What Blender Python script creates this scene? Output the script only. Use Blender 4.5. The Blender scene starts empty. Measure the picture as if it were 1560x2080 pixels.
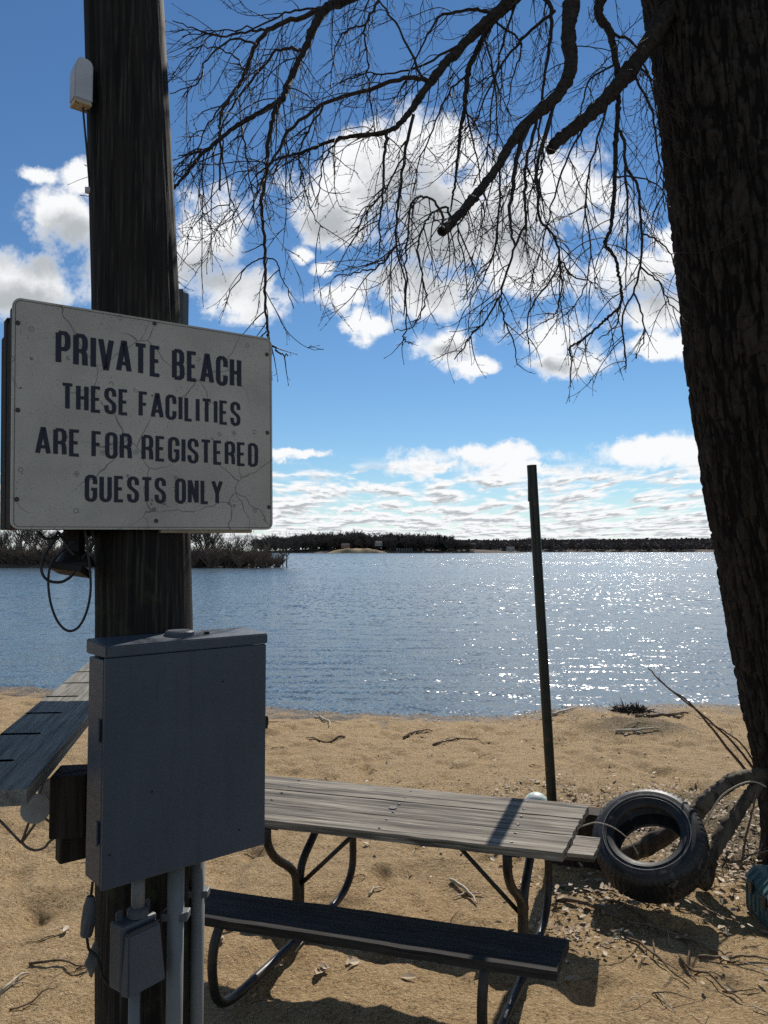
import bpy, bmesh, math, random
import numpy as np
from mathutils import Vector, Matrix

scene = bpy.context.scene
COL = scene.collection
R = math.radians
random.seed(7)
rng = np.random.default_rng(7)

# ------------------------------------------------------------------ camera
CAM_H = 2.06
F = 1563.0                       # focal length in photo pixels
PITCH = math.atan(79 / F)
cam_d = bpy.data.cameras.new('camera')
cam_d.sensor_fit = 'VERTICAL'
cam_d.sensor_height = 36.0
cam_d.sensor_width = 27.0
cam_d.lens = 36.0 * F / 2080.0
cam_d.clip_start = 0.05
cam_d.clip_end = 20000
cam = bpy.data.objects.new('camera', cam_d)
COL.objects.link(cam)
cam.location = (0, 0, CAM_H)
cam.rotation_euler = (math.pi / 2 + PITCH, 0, 0)
scene.camera = cam


def ray(u, v):
    x = (u - 780) / F
    up = (1040 - v) / F
    return Vector((x, math.cos(PITCH) - up * math.sin(PITCH), math.sin(PITCH) + up * math.cos(PITCH)))


def at(u, v, y):
    d = ray(u, v)
    return Vector((0, 0, CAM_H)) + d * (y / d.y)


def onz(u, v, z=0.0):
    d = ray(u, v)
    return Vector((0, 0, CAM_H)) + d * ((z - CAM_H) / d.z)


# ------------------------------------------------------------------ sky, sun, exposure
SUN_EL, SUN_AZ = R(41), R(17)    # azimuth to the right of +Y
w = bpy.data.worlds.new('World')
scene.world = w
w.use_nodes = True
nt = w.node_tree
nt.nodes.clear()


class NB:
    """tiny node-building helper"""
    def __init__(s, tree):
        s.t = tree

    def n(s, typ, **kw):
        x = s.t.nodes.new(typ)
        for k, v in kw.items():
            setattr(x, k, v)
        return x

    def put(s, node, idx, val):
        if val is None:
            return
        if hasattr(val, 'is_output') or isinstance(val, bpy.types.NodeSocket):
            s.t.links.new(val, node.inputs[idx])
        else:
            node.inputs[idx].default_value = val

    def m(s, op, a, b=None, c=None, clamp=False):
        x = s.n('ShaderNodeMath', operation=op)
        x.use_clamp = clamp
        s.put(x, 0, a); s.put(x, 1, b); s.put(x, 2, c)
        return x.outputs[0]

    def vm(s, op, a, b=None, scale=None):
        x = s.n('ShaderNodeVectorMath', operation=op)
        s.put(x, 0, a); s.put(x, 1, b)
        if scale is not None:
            s.put(x, 3, scale)
        return x.outputs['Value'] if op in ('LENGTH', 'DOT_PRODUCT', 'DISTANCE') else x.outputs[0]

    def ss(s, val, lo, hi, a=0.0, b=1.0):
        x = s.n('ShaderNodeMapRange', interpolation_type='SMOOTHSTEP')
        s.put(x, 0, val); s.put(x, 1, lo); s.put(x, 2, hi); s.put(x, 3, a); s.put(x, 4, b)
        return x.outputs[0]

    def noise(s, vec, scale, detail=4.0, rough=0.55, dist=0.0, out=0):
        x = s.n('ShaderNodeTexNoise')
        s.put(x, 'Vector', vec); s.put(x, 'Scale', scale); s.put(x, 'Detail', detail)
        s.put(x, 'Roughness', rough); s.put(x, 'Distortion', dist)
        return x.outputs[out]

    def mix(s, fac, a, b, blend='MIX'):
        x = s.n('ShaderNodeMix', data_type='RGBA', blend_type=blend)
        s.put(x, 0, fac)
        s.put(x, 6, a if not isinstance(a, tuple) else (*a[:3], 1))
        s.put(x, 7, b if not isinstance(b, tuple) else (*b[:3], 1))
        return x.outputs[2]

    def xyz(s, a, b, c):
        x = s.n('ShaderNodeCombineXYZ')
        s.put(x, 0, a); s.put(x, 1, b); s.put(x, 2, c)
        return x.outputs[0]

    def sep(s, v):
        x = s.n('ShaderNodeSeparateXYZ')
        s.put(x, 0, v)
        return x.outputs


b = NB(nt)
SKY_STR = 0.085
sky = b.n('ShaderNodeTexSky', sky_type='NISHITA')
sky.sun_disc = False
sky.sun_elevation = SUN_EL
sky.sun_rotation = SUN_AZ
sky.altitude = 200
sky.air_density = 1.0
sky.dust_density = 0.0
sky.ozone_density = 3.0
tc = b.n('ShaderNodeTexCoord')
dx, dy, dz = b.sep(tc.outputs['Generated'])
ay = b.m('MAXIMUM', b.m('ABSOLUTE', dy), 0.12)
px = b.m('DIVIDE', dx, ay)
pz = b.m('DIVIDE', dz, ay)
P2 = b.xyz(px, pz, 0.0)
# edges of the clouds are pushed about by two octaves of turbulence
warp = b.vm('SCALE', b.vm('SUBTRACT', b.noise(P2, 7.0, 6, 0.62, out=1), (0.5, 0.5, 0.5)), scale=0.10)
PW = b.vm('ADD', P2, warp)
clouds = [  # photo pixels: centre, radii
    (700, 385, 150, 90), (770, 330, 130, 80), (900, 310, 120, 105), (940, 440, 215, 150), (1130, 390, 170, 115), (850, 590, 130, 80),
    (1040, 520, 140, 85), (690, 440, 110, 60),
    (420, 470, 110, 105), (490, 590, 125, 70), (130, 460, 130, 75), (40, 575, 150, 70), (290, 540, 170, 100), (165, 365, 60, 45),
    (1300, 560, 130, 62), (1340, 640, 110, 45), (1345, 708, 100, 34), (1400, 520, 110, 70),
    (890, 700, 76, 42), (1105, 680, 110, 60), (1130, 730, 125, 40), (963, 740, 42, 25), (617, 507, 34, 27), (690, 612, 85, 42),
    (740, 668, 58, 32), (657, 550, 26, 28), (72, 358, 44, 28), (1510, 620, 200, 140),
    (612, 935, 82, 13), (1330, 918, 160, 36), (980, 930, 190, 24), (1070, 962, 150, 22), (880, 950, 110, 20), (1480, 935, 130, 42)]
field = None
for (cu, cv, ru, rv) in clouds:
    d = ray(cu, cv)
    c = (d.x / d.y, d.z / d.y, 0)
    inv = (F / (ru * 0.96), F / (rv * 0.96), 0)
    L = b.vm('LENGTH', b.vm('MULTIPLY', b.vm('SUBTRACT', PW, c), inv))
    f = b.m('SUBTRACT', 1.0, L)
    if field is None:
        field = f
    else:
        x = b.n('ShaderNodeMath', operation='SMOOTH_MAX')
        b.put(x, 0, field); b.put(x, 1, f); x.inputs[2].default_value = 0.25
        field = x.outputs[0]
fb = b.m('SUBTRACT', b.noise(P2, 13.0, 10, 0.66), 0.5)
fb2 = b.m('SUBTRACT', b.noise(b.vm('ADD', P2, (3.1, 1.7, 0)), 5.0, 6, 0.55), 0.5)
val = b.m('ADD', field, b.m('MULTIPLY', fb, 2.5))
dens_a = b.ss(val, -0.10, 0.52)
cores = [(860, 470, 170, 190), (1060, 450, 190, 110), (440, 560, 190, 90), (130, 520, 170, 70), (60, 600, 150, 60), (1330, 600, 140, 70), (1120, 735, 110, 26), (900, 708, 60, 22), (660, 440, 90, 60)]
cf = None
for (cu, cv, ru, rv) in cores:
    d = ray(cu, cv)
    L = b.vm('LENGTH', b.vm('MULTIPLY', b.vm('SUBTRACT', PW, (d.x / d.y, d.z / d.y, 0)), (F / ru, F / rv, 0)))
    f = b.m('SUBTRACT', 1.0, L)
    cf = f if cf is None else b.m('MAXIMUM', cf, f)
core_a = b.ss(b.m('ADD', b.m('ADD', cf, b.m('MULTIPLY', fb2, 1.8)), b.m('MULTIPLY', fb, 1.5)), -0.05, 0.85)
# low rows of cumulus towards the horizon, getting thinner as they recede
lz = b.m('MULTIPLY', b.m('LOGARITHM', b.m('MAXIMUM', b.m('ADD', pz, 0.012), 0.004), math.e), 5.6)
BV = b.xyz(b.m('DIVIDE', b.m('MULTIPLY', px, 2.3), b.m('ADD', b.m('MAXIMUM', pz, 0.0), 0.055)), lz, 2.0)
bn = b.noise(BV, 1.0, 9, 0.60, 0.15)
bn_up = b.noise(b.vm('ADD', BV, (0.0, 0.26, 0)), 1.0, 7, 0.60, 0.15)
cover = b.m('MULTIPLY', b.ss(pz, 0.118, 0.08), 0.065)
cover = b.m('ADD', cover, b.ss(pz, 0.075, 0.01, 0.0, 0.09))
bv = b.m('ADD', bn, cover)
dens_b = b.m('MULTIPLY', b.ss(bv, 0.485, 0.61), b.ss(pz, 0.125, 0.095))
core_b = b.ss(b.m('ADD', b.m('MULTIPLY', b.m('SUBTRACT', bn_up, bn), 1.9), b.m('MULTIPLY', b.m('SUBTRACT', bn, 0.5), 0.5)), -0.05, 0.15)
up = b.ss(dz, 0.0, 0.01)
dens = b.m('MULTIPLY', b.m('MULTIPLY', b.m('MAXIMUM', dens_a, dens_b), up), b.ss(dy, 0.05, 0.35))
core = b.m('MAXIMUM', b.m('MULTIPLY', core_a, dens_a), b.m('MULTIPLY', core_b, b.m('MULTIPLY', dens_b, 0.95)))
CL = 1.0 / SKY_STR
ccol = b.mix(core, (0.96 * CL, 0.97 * CL, 0.98 * CL), (0.47 * CL, 0.50 * CL, 0.53 * CL))
hs = b.n('ShaderNodeHueSaturation')
b.put(hs, 'Saturation', b.m('MULTIPLY', b.ss(dy, -0.15, 0.25, 0.5, 1.10), b.ss(pz, 0.0, 0.12, 0.62, 1.0))); b.put(hs, 'Value', 1.06); b.put(hs, 'Color', sky.outputs[0])
skyc = b.mix(1.0, hs.outputs[0], (0.80, 0.93, 1.0), 'MULTIPLY')
col = b.mix(dens, skyc, ccol)
bg = b.n('ShaderNodeBackground')
b.put(bg, 0, col); b.put(bg, 1, SKY_STR)
out = b.n('ShaderNodeOutputWorld')
nt.links.new(bg.outputs[0], out.inputs[0])
w.cycles.sampling_method = 'MANUAL'
w.cycles.sample_map_resolution = 1024

sun_d = bpy.data.lights.new('sun', 'SUN')
sun_d.energy = 4.6
sun_d.angle = R(0.53)
sun_d.color = (1.0, 0.94, 0.85)
sun = bpy.data.objects.new('sun', sun_d)
COL.objects.link(sun)
SUNV = Vector((math.sin(SUN_AZ) * math.cos(SUN_EL), math.cos(SUN_AZ) * math.cos(SUN_EL), math.sin(SUN_EL)))
sun.rotation_euler = SUNV.to_track_quat('Z', 'Y').to_euler()
sun.location = (5, 10, 20)

scene.view_settings.view_transform = 'Standard'
scene.view_settings.look = 'None'
scene.view_settings.exposure = 0.0
scene.view_settings.gamma = 1.0
scene.render.film_transparent = False
scene.cycles.max_bounces = 6
scene.cycles.use_denoising = False
scene.cycles.sample_clamp_indirect = 4.0

# ------------------------------------------------------------------ materials


def new_mat(name):
    m = bpy.data.materials.new(name)
    m.use_nodes = True
    m.node_tree.nodes.clear()
    k = NB(m.node_tree)
    p = k.n('ShaderNodeBsdfPrincipled')
    o = k.n('ShaderNodeOutputMaterial')
    m.node_tree.links.new(p.outputs[0], o.inputs[0])
    t = k.n('ShaderNodeTexCoord')
    return m, k, p, t.outputs['Object']


def bump(k, p, height, strength=0.5, dist=0.01):
    x = k.n('ShaderNodeBump')
    k.put(x, 'Strength', strength); k.put(x, 'Distance', dist); k.put(x, 'Height', height)
    k.put(p, 'Normal', x.outputs[0])


def c4(c):
    return (c[0], c[1], c[2], 1.0)


def mat_plain(name, c1, c2, scale=20, rough=0.6, metal=0.0, bs=0.2, bd=0.002, spots=None, spec=0.5):
    m, k, p, co = new_mat(name)
    n1 = k.noise(co, scale, 6, 0.6)
    col = k.mix(k.ss(n1, 0.35, 0.68), c1, c2)
    if spots:
        n2 = k.noise(k.vm('ADD', co, (7, 3, 1)), scale * spots[1], 4, 0.6)
        col = k.mix(k.ss(n2, spots[2], spots[2] + 0.06), col, spots[0])
    k.put(p, 'Base Color', col)
    k.put(p, 'Metallic', metal)
    k.put(p, 'Specular IOR Level', spec)
    k.put(p, 'Roughness', k.m('ADD', k.m('MULTIPLY', n1, 0.3), rough - 0.15))
    bump(k, p, k.noise(co, scale * 4, 5, 0.6), bs, bd)
    return m


def mat_wood(name, base, dark, axis=0, scale=1.0, rough=0.85, light=None, green=None):
    """weathered plank; grain runs along the given local axis"""
    m, k, p, co = new_mat(name)
    st = [42 * scale] * 3
    st[axis] = 1.6 * scale
    v = k.vm('MULTIPLY', co, tuple(st))
    g = k.noise(v, 1.0, 8, 0.62, 0.35)
    st2 = [140 * scale] * 3
    st2[axis] = 4.0 * scale
    fine = k.noise(k.vm('MULTIPLY', co, tuple(st2)), 1.0, 5, 0.6)
    blot = k.noise(co, 5.0 * scale, 5, 0.6)
    col = k.mix(k.ss(g, 0.36, 0.62), dark, base)
    if light:
        col = k.mix(k.ss(fine, 0.5, 0.72), col, light)
    col = k.mix(k.ss(fine, 0.46, 0.30, 0, 0.75), col, tuple(q * 0.45 for q in dark))
    col = k.mix(k.m('MULTIPLY', k.ss(blot, 0.45, 0.7), 0.6), col, tuple(q * 0.55 for q in base))
    if green:
        col = k.mix(k.m('MULTIPLY', k.ss(k.noise(co, 3.0, 5, 0.65), 0.54, 0.68), 0.7), col, green)
    k.put(p, 'Base Color', col)
    k.put(p, 'Roughness', rough)
    k.put(p, 'Specular IOR Level', 0.25)
    h = k.m('ADD', k.m('MULTIPLY', g, 1.0), k.m('MULTIPLY', fine, 0.6))
    bump(k, p, h, 0.7, 0.004)
    return m


M = {}
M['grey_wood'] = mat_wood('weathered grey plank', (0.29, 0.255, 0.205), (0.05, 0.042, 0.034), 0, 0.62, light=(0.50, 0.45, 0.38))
M['shaded_bench_wood'] = mat_wood('dark weathered plank', (0.045, 0.041, 0.038), (0.02, 0.018, 0.017), 0, 1.0, light=(0.075, 0.068, 0.062))  # near bench: shade of the table top darkened into the colour
M['pole_wood'] = mat_wood('old pole wood', (0.030, 0.024, 0.020), (0.011, 0.0095, 0.009), 2, 0.8, light=(0.085, 0.072, 0.058), green=(0.06, 0.07, 0.03))
M['brown_wood'] = mat_wood('brown timber', (0.062, 0.046, 0.035), (0.026, 0.019, 0.015), 2, 0.8)
M['rack_wood'] = mat_wood('grey rack wood', (0.30, 0.28, 0.24), (0.14, 0.13, 0.11), 1, 1.0, light=(0.4, 0.38, 0.33))
M['log'] = mat_wood('grey driftwood bark', (0.15, 0.12, 0.088), (0.055, 0.042, 0.032), 2, 0.5)
M['dark_steel'] = mat_plain('black painted steel tube', (0.028, 0.028, 0.03), (0.05, 0.045, 0.04), 25, 0.45, 0.4, spots=((0.09, 0.05, 0.03), 2.0, 0.66))
def mat_panel():
    m, k, p, co = new_mat('grey enamelled steel, streaked')
    big = k.noise(co, 3.5, 5, 0.6)
    st = k.noise(k.vm('MULTIPLY', co, (38, 38, 2.2)), 1.0, 6, 0.65, 0.3)
    sc = k.noise(k.vm('MULTIPLY', co, (14, 14, 90)), 1.0, 4, 0.6)
    col = k.mix(k.ss(big, 0.3, 0.7), (0.056, 0.071, 0.096), (0.070, 0.087, 0.114))
    col = k.mix(k.m('MULTIPLY', k.ss(st, 0.52, 0.72), 0.4), col, (0.088, 0.098, 0.112))
    col = k.mix(k.m('MULTIPLY', k.ss(st, 0.44, 0.30), 0.45), col, (0.04, 0.045, 0.052))
    col = k.mix(k.m('MULTIPLY', k.ss(k.noise(co, 55, 4, 0.6), 0.70, 0.75), 0.7), col, (0.05, 0.04, 0.035))
    k.put(p, 'Base Color', col)
    k.put(p, 'Roughness', k.m('ADD', k.m('MULTIPLY', sc, 0.3), 0.33))
    bump(k, p, k.m('ADD', k.m('MULTIPLY', k.noise(co, 2.2, 2, 0.5), 2.0), k.noise(co, 60, 3, 0.5)), 0.25, 0.004)
    return m


M['panel_grey'] = mat_panel()
M['panel_grey_plain'] = mat_plain('grey enamelled steel', (0.062, 0.072, 0.086), (0.072, 0.082, 0.097), 6, 0.5, 0.0, 0.05, 0.001, spots=((0.05, 0.05, 0.05), 14.0, 0.74))
M['pvc'] = mat_plain('grey plastic conduit', (0.18, 0.178, 0.172), (0.22, 0.216, 0.208), 8, 0.5, 0, 0.05, 0.001)
M['box_plastic'] = mat_plain('dull grey plastic', (0.075, 0.082, 0.094), (0.09, 0.097, 0.11), 10, 0.5, 0, 0.05, 0.001)
M['white_plastic'] = mat_plain('aged white plastic', (0.62, 0.62, 0.66), (0.54, 0.54, 0.57), 10, 0.45, 0, 0.05, 0.001)
M['dirty_white'] = mat_plain('stained cream plastic', (0.62, 0.52, 0.36), (0.5, 0.4, 0.26), 40, 0.6, 0, 0.1, 0.001, spots=((0.03, 0.02, 0.015), 1.3, 0.56))
M['cable'] = mat_plain('black cable rubber', (0.012, 0.012, 0.014), (0.02, 0.02, 0.022), 20, 0.45)
M['dark_iron'] = mat_plain('rusty dark iron', (0.015, 0.014, 0.014), (0.035, 0.025, 0.02), 30, 0.6, 0.3)
M['letter'] = mat_plain('dark blue sign paint', (0.012, 0.013, 0.03), (0.022, 0.022, 0.04), 60, 0.55, 0, 0.1, 0.0005)
M['screw'] = mat_plain('rusty screw head', (0.05, 0.042, 0.036), (0.12, 0.1, 0.085), 200, 0.5, 0.6)
M['post_green'] = mat_plain('dark green painted steel', (0.018, 0.024, 0.020), (0.028, 0.034, 0.028), 10, 0.4, 0.3, 0.3, 0.002, spots=((0.09, 0.04, 0.022), 1.5, 0.6))
M['teal'] = mat_plain('teal plastic', (0.075, 0.15, 0.155), (0.09, 0.175, 0.18), 15, 0.5, 0, 0.1, 0.001)
M['black_plastic'] = mat_plain('black plastic', (0.015, 0.017, 0.02), (0.022, 0.024, 0.028), 15, 0.4)
M['disc'] = mat_plain('chalky white painted metal', (0.5, 0.48, 0.46), (0.42, 0.4, 0.37), 20, 0.6, 0, 0.1, 0.001, spots=((0.26, 0.15, 0.07), 1.0, 0.66))
M['tube_light'] = mat_plain('grey rusted rod', (0.2, 0.17, 0.15), (0.12, 0.09, 0.07), 60, 0.6, 0.4)
M['backing'] = mat_plain('pale primed board', (0.5, 0.45, 0.34), (0.38, 0.33, 0.25), 12, 0.7)
M['grey_metal'] = mat_plain('bare grey sheet metal', (0.10, 0.115, 0.125), (0.13, 0.14, 0.15), 8, 0.5, 0.2, 0.1, 0.001)
M['cord'] = mat_plain('bleached stem', (0.50, 0.44, 0.34), (0.36, 0.30, 0.22), 60, 0.7)
M['twig'] = mat_plain('tree twig bark', (0.03, 0.022, 0.018), (0.065, 0.048, 0.036), 30, 0.7, 0, 0.4, 0.002, spec=0.3)
M['limb'] = mat_plain('limb bark', (0.028, 0.022, 0.018), (0.075, 0.058, 0.046), 38, 0.8, 0, 0.9, 0.012, spec=0.2)
M['stick'] = mat_plain('dry stick', (0.22, 0.155, 0.10), (0.10, 0.07, 0.048), 25, 0.8, 0, 0.4, 0.002, spec=0.2)
M['whip'] = mat_plain('brown sapling bark', (0.19, 0.12, 0.075), (0.12, 0.08, 0.05), 30, 0.7)
M['far_bark'] = mat_plain('far bark', (0.10, 0.085, 0.07), (0.07, 0.06, 0.05), 0.5, 0.9)
M['far_twig'] = mat_plain('bare far crown', (0.135, 0.108, 0.095), (0.10, 0.082, 0.075), 0.2, 0.95, spec=0.1)  # crown colour lightened to stand in for haze
M['far_pine'] = mat_plain('dark far evergreen', (0.022, 0.035, 0.02), (0.035, 0.05, 0.03), 0.2, 0.95, spec=0.1)
M['brush'] = mat_plain('bare brush stems', (0.21, 0.16, 0.125), (0.13, 0.10, 0.078), 0.8, 0.95, spec=0.1)
M['house_white'] = mat_plain('white house siding', (0.40, 0.40, 0.39), (0.34, 0.34, 0.33), 0.5, 0.7)
M['house_red'] = mat_plain('brick house wall', (0.32, 0.14, 0.09), (0.28, 0.13, 0.09), 0.5, 0.8)
M['roof'] = mat_plain('dark roof shingles', (0.08, 0.075, 0.07), (0.11, 0.1, 0.1), 0.5, 0.85)
M['glass'] = mat_plain('dark window glass', (0.02, 0.025, 0.03), (0.03, 0.035, 0.04), 1, 0.15)


def mat_leaf():
    m, k, p, co = new_mat('dry fallen leaf')
    g = k.n('ShaderNodeNewGeometry').outputs['Random Per Island']
    cr = k.n('ShaderNodeValToRGB')
    e = cr.color_ramp.elements
    e[0].position, e[0].color = 0.0, (0.13, 0.075, 0.04, 1)
    e[1].position, e[1].color = 1.0, (0.62, 0.52, 0.39, 1)
    x = e.new(0.3); x.color = (0.36, 0.25, 0.15, 1)
    x = e.new(0.7); x.color = (0.46, 0.36, 0.25, 1)
    k.put(cr, 0, g)
    k.put(p, 'Base Color', cr.outputs[0]); k.put(p, 'Roughness', 0.75)
    return m


def mat_dead_grass():
    m, k, p, co = new_mat('dead grass blade')
    g = k.n('ShaderNodeNewGeometry').outputs['Random Per Island']
    k.put(p, 'Base Color', k.mix(g, (0.40, 0.31, 0.17), (0.22, 0.21, 0.09)))
    k.put(p, 'Roughness', 0.7)
    return m


M['leaf'] = mat_leaf()
M['grass'] = mat_dead_grass()


def mat_sign():
    m, k, p, co = new_mat('crazed white sign paint')
    big = k.noise(co, 4.0, 5, 0.6)
    col = k.mix(k.ss(big, 0.3, 0.75), (0.62, 0.57, 0.49), (0.47, 0.43, 0.37))
    # long cracks: borders of big warped cells, kept only in places
    warp = k.vm('ADD', co, k.vm('SCALE', k.vm('SUBTRACT', k.noise(co, 5.0, 3, 0.55, out=1), (0.5, 0.5, 0.5)), scale=0.12))
    vo = k.n('ShaderNodeTexVoronoi', feature='DISTANCE_TO_EDGE')
    k.put(vo, 'Vector', warp); k.put(vo, 'Scale', 4.6)
    crack = k.ss(vo.outputs[0], 0.0085, 0.002)
    keep = k.ss(k.noise(k.vm('ADD', co, (2, 5, 1)), 5.0, 3, 0.5), 0.40, 0.56)
    col = k.mix(k.m('MULTIPLY', k.m('MULTIPLY', crack, keep), 0.75), col, (0.13, 0.12, 0.11))
    # fine speckle of lichen and chips
    sp = k.noise(co, 170, 4, 0.65)
    spm = k.ss(k.noise(k.vm('ADD', co, (9, 1, 4)), 7, 4, 0.6), 0.38, 0.62)
    col = k.mix(k.m('MULTIPLY', k.m('MULTIPLY', k.ss(sp, 0.585, 0.64), spm), 0.9), col, (0.11, 0.10, 0.09))
    v2 = k.n('ShaderNodeTexVoronoi', feature='F1')
    k.put(v2, 'Vector', co); k.put(v2, 'Scale', 42)
    rnd = k.sep(v2.outputs['Color'])[0]
    dot = k.m('MULTIPLY', k.ss(v2.outputs[0], 0.16, 0.11), k.ss(rnd, 0.86, 0.88))
    col = k.mix(k.m('MULTIPLY', dot, 0.8), col, (0.09, 0.085, 0.08))
    ring = k.m('MULTIPLY', k.m('MULTIPLY', k.ss(v2.outputs[0], 0.36, 0.32), k.ss(v2.outputs[0], 0.22, 0.28)), k.ss(rnd, 0.93, 0.95))
    col = k.mix(k.m('MULTIPLY', ring, 0.7), col, (0.14, 0.13, 0.12))
    k.put(p, 'Base Color', col); k.put(p, 'Roughness', 0.55); k.put(p, 'Specular IOR Level', 0.3)
    bump(k, p, k.m('SUBTRACT', 1.0, crack), 0.3, 0.001)
    return m


M['sign'] = mat_sign()


def mat_bark():
    m, k, p, co = new_mat('furrowed bark')
    n1 = k.noise(k.vm('MULTIPLY', co, (22, 22, 5)), 1.0, 7, 0.65, 0.4)
    n2 = k.noise(co, 90, 5, 0.65)
    at_ = k.n('ShaderNodeAttribute', attribute_name='ridge').outputs['Fac']
    col = k.mix(k.ss(n1, 0.35, 0.65), (0.019, 0.015, 0.012), (0.058, 0.046, 0.037))
    col = k.mix(k.ss(at_, 0.5, 0.1), col, (0.009, 0.007, 0.006))
    k.put(p, 'Base Color', col); k.put(p, 'Roughness', 0.9); k.put(p, 'Specular IOR Level', 0.2)
    bump(k, p, k.m('ADD', n1, k.m('MULTIPLY', n2, 0.5)), 0.8, 0.012)
    return m


M['bark'] = mat_bark()


def mat_ground():
    m, k, p, co = new_mat('beach sand and soil')
    x, y, z = k.sep(co)
    big = k.noise(co, 0.9, 5, 0.6)
    mid = k.noise(co, 9, 7, 0.7)
    fine = k.noise(co, 48, 4, 0.75)
    grain = k.noise(co, 150, 3, 0.7)
    col = k.mix(k.ss(mid, 0.3, 0.72), (0.47, 0.318, 0.158), (0.60, 0.415, 0.215))
    col = k.mix(k.m('MULTIPLY', k.ss(fine, 0.53, 0.66), 0.85), col, (0.76, 0.58, 0.36))
    col = k.mix(k.m('MULTIPLY', k.ss(fine, 0.47, 0.34), 0.9), col, (0.13, 0.09, 0.055))
    col = k.mix(k.m('MULTIPLY', k.ss(grain, 0.60, 0.70), 0.6), col, (0.80, 0.64, 0.42))
    col = k.mix(k.m('MULTIPLY', k.ss(grain, 0.42, 0.30), 0.7), col, (0.14, 0.095, 0.06))
    # dark crumbs of soil and plant scraps
    crumb = k.m('MULTIPLY', k.ss(k.noise(k.vm('ADD', co, (5, 2, 0)), 28, 5, 0.7), 0.63, 0.70), k.ss(big, 0.38, 0.62))
    col = k.mix(k.m('MULTIPLY', crumb, 0.75), col, (0.085, 0.06, 0.042))
    # grassy earth under the tree, painted into the mesh as its own patch
    soil = k.n('ShaderNodeAttribute', attribute_name='soil').outputs['Fac']
    sn = k.ss(k.m('ADD', soil, k.m('MULTIPLY', k.m('SUBTRACT', mid, 0.5), 0.9)), 0.35, 0.7)
    earth = k.mix(k.ss(fine, 0.35, 0.62), (0.15, 0.11, 0.068), (0.38, 0.28, 0.16))
    earth = k.mix(k.m('MULTIPLY', k.ss(k.noise(co, 3, 5, 0.6), 0.5, 0.66), 0.5), earth, (0.16, 0.15, 0.07))
    col = k.mix(sn, col, earth)
    # wet sand along the water's edge
    wet = k.ss(k.m('ADD', z, k.m('MULTIPLY', k.m('SUBTRACT', mid, 0.5), 0.05)), -0.245, -0.285)
    col = k.mix(k.m('MULTIPLY', wet, 0.8), col, (0.115, 0.085, 0.06))
    # needle and leaf covered bank behind the beach
    bank = k.ss(k.m('ADD', y, k.m('MULTIPLY', mid, 1.0)), 2.7, 1.6)
    col = k.mix(bank, col, k.mix(k.ss(fine, 0.4, 0.6), (0.11, 0.085, 0.055), (0.22, 0.165, 0.10)))
    k.put(p, 'Base Color', col); k.put(p, 'Roughness', k.m('SUBTRACT', 0.92, k.m('MULTIPLY', wet, 0.5)))
    k.put(p, 'Specular IOR Level', 0.25)
    h = k.m('ADD', k.m('ADD', k.m('MULTIPLY', mid, 1.0), k.m('MULTIPLY', fine, 0.7)), k.m('MULTIPLY', grain, 0.35))
    bump(k, p, h, 1.0, 0.045)
    return m


M['ground'] = mat_ground()


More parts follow.
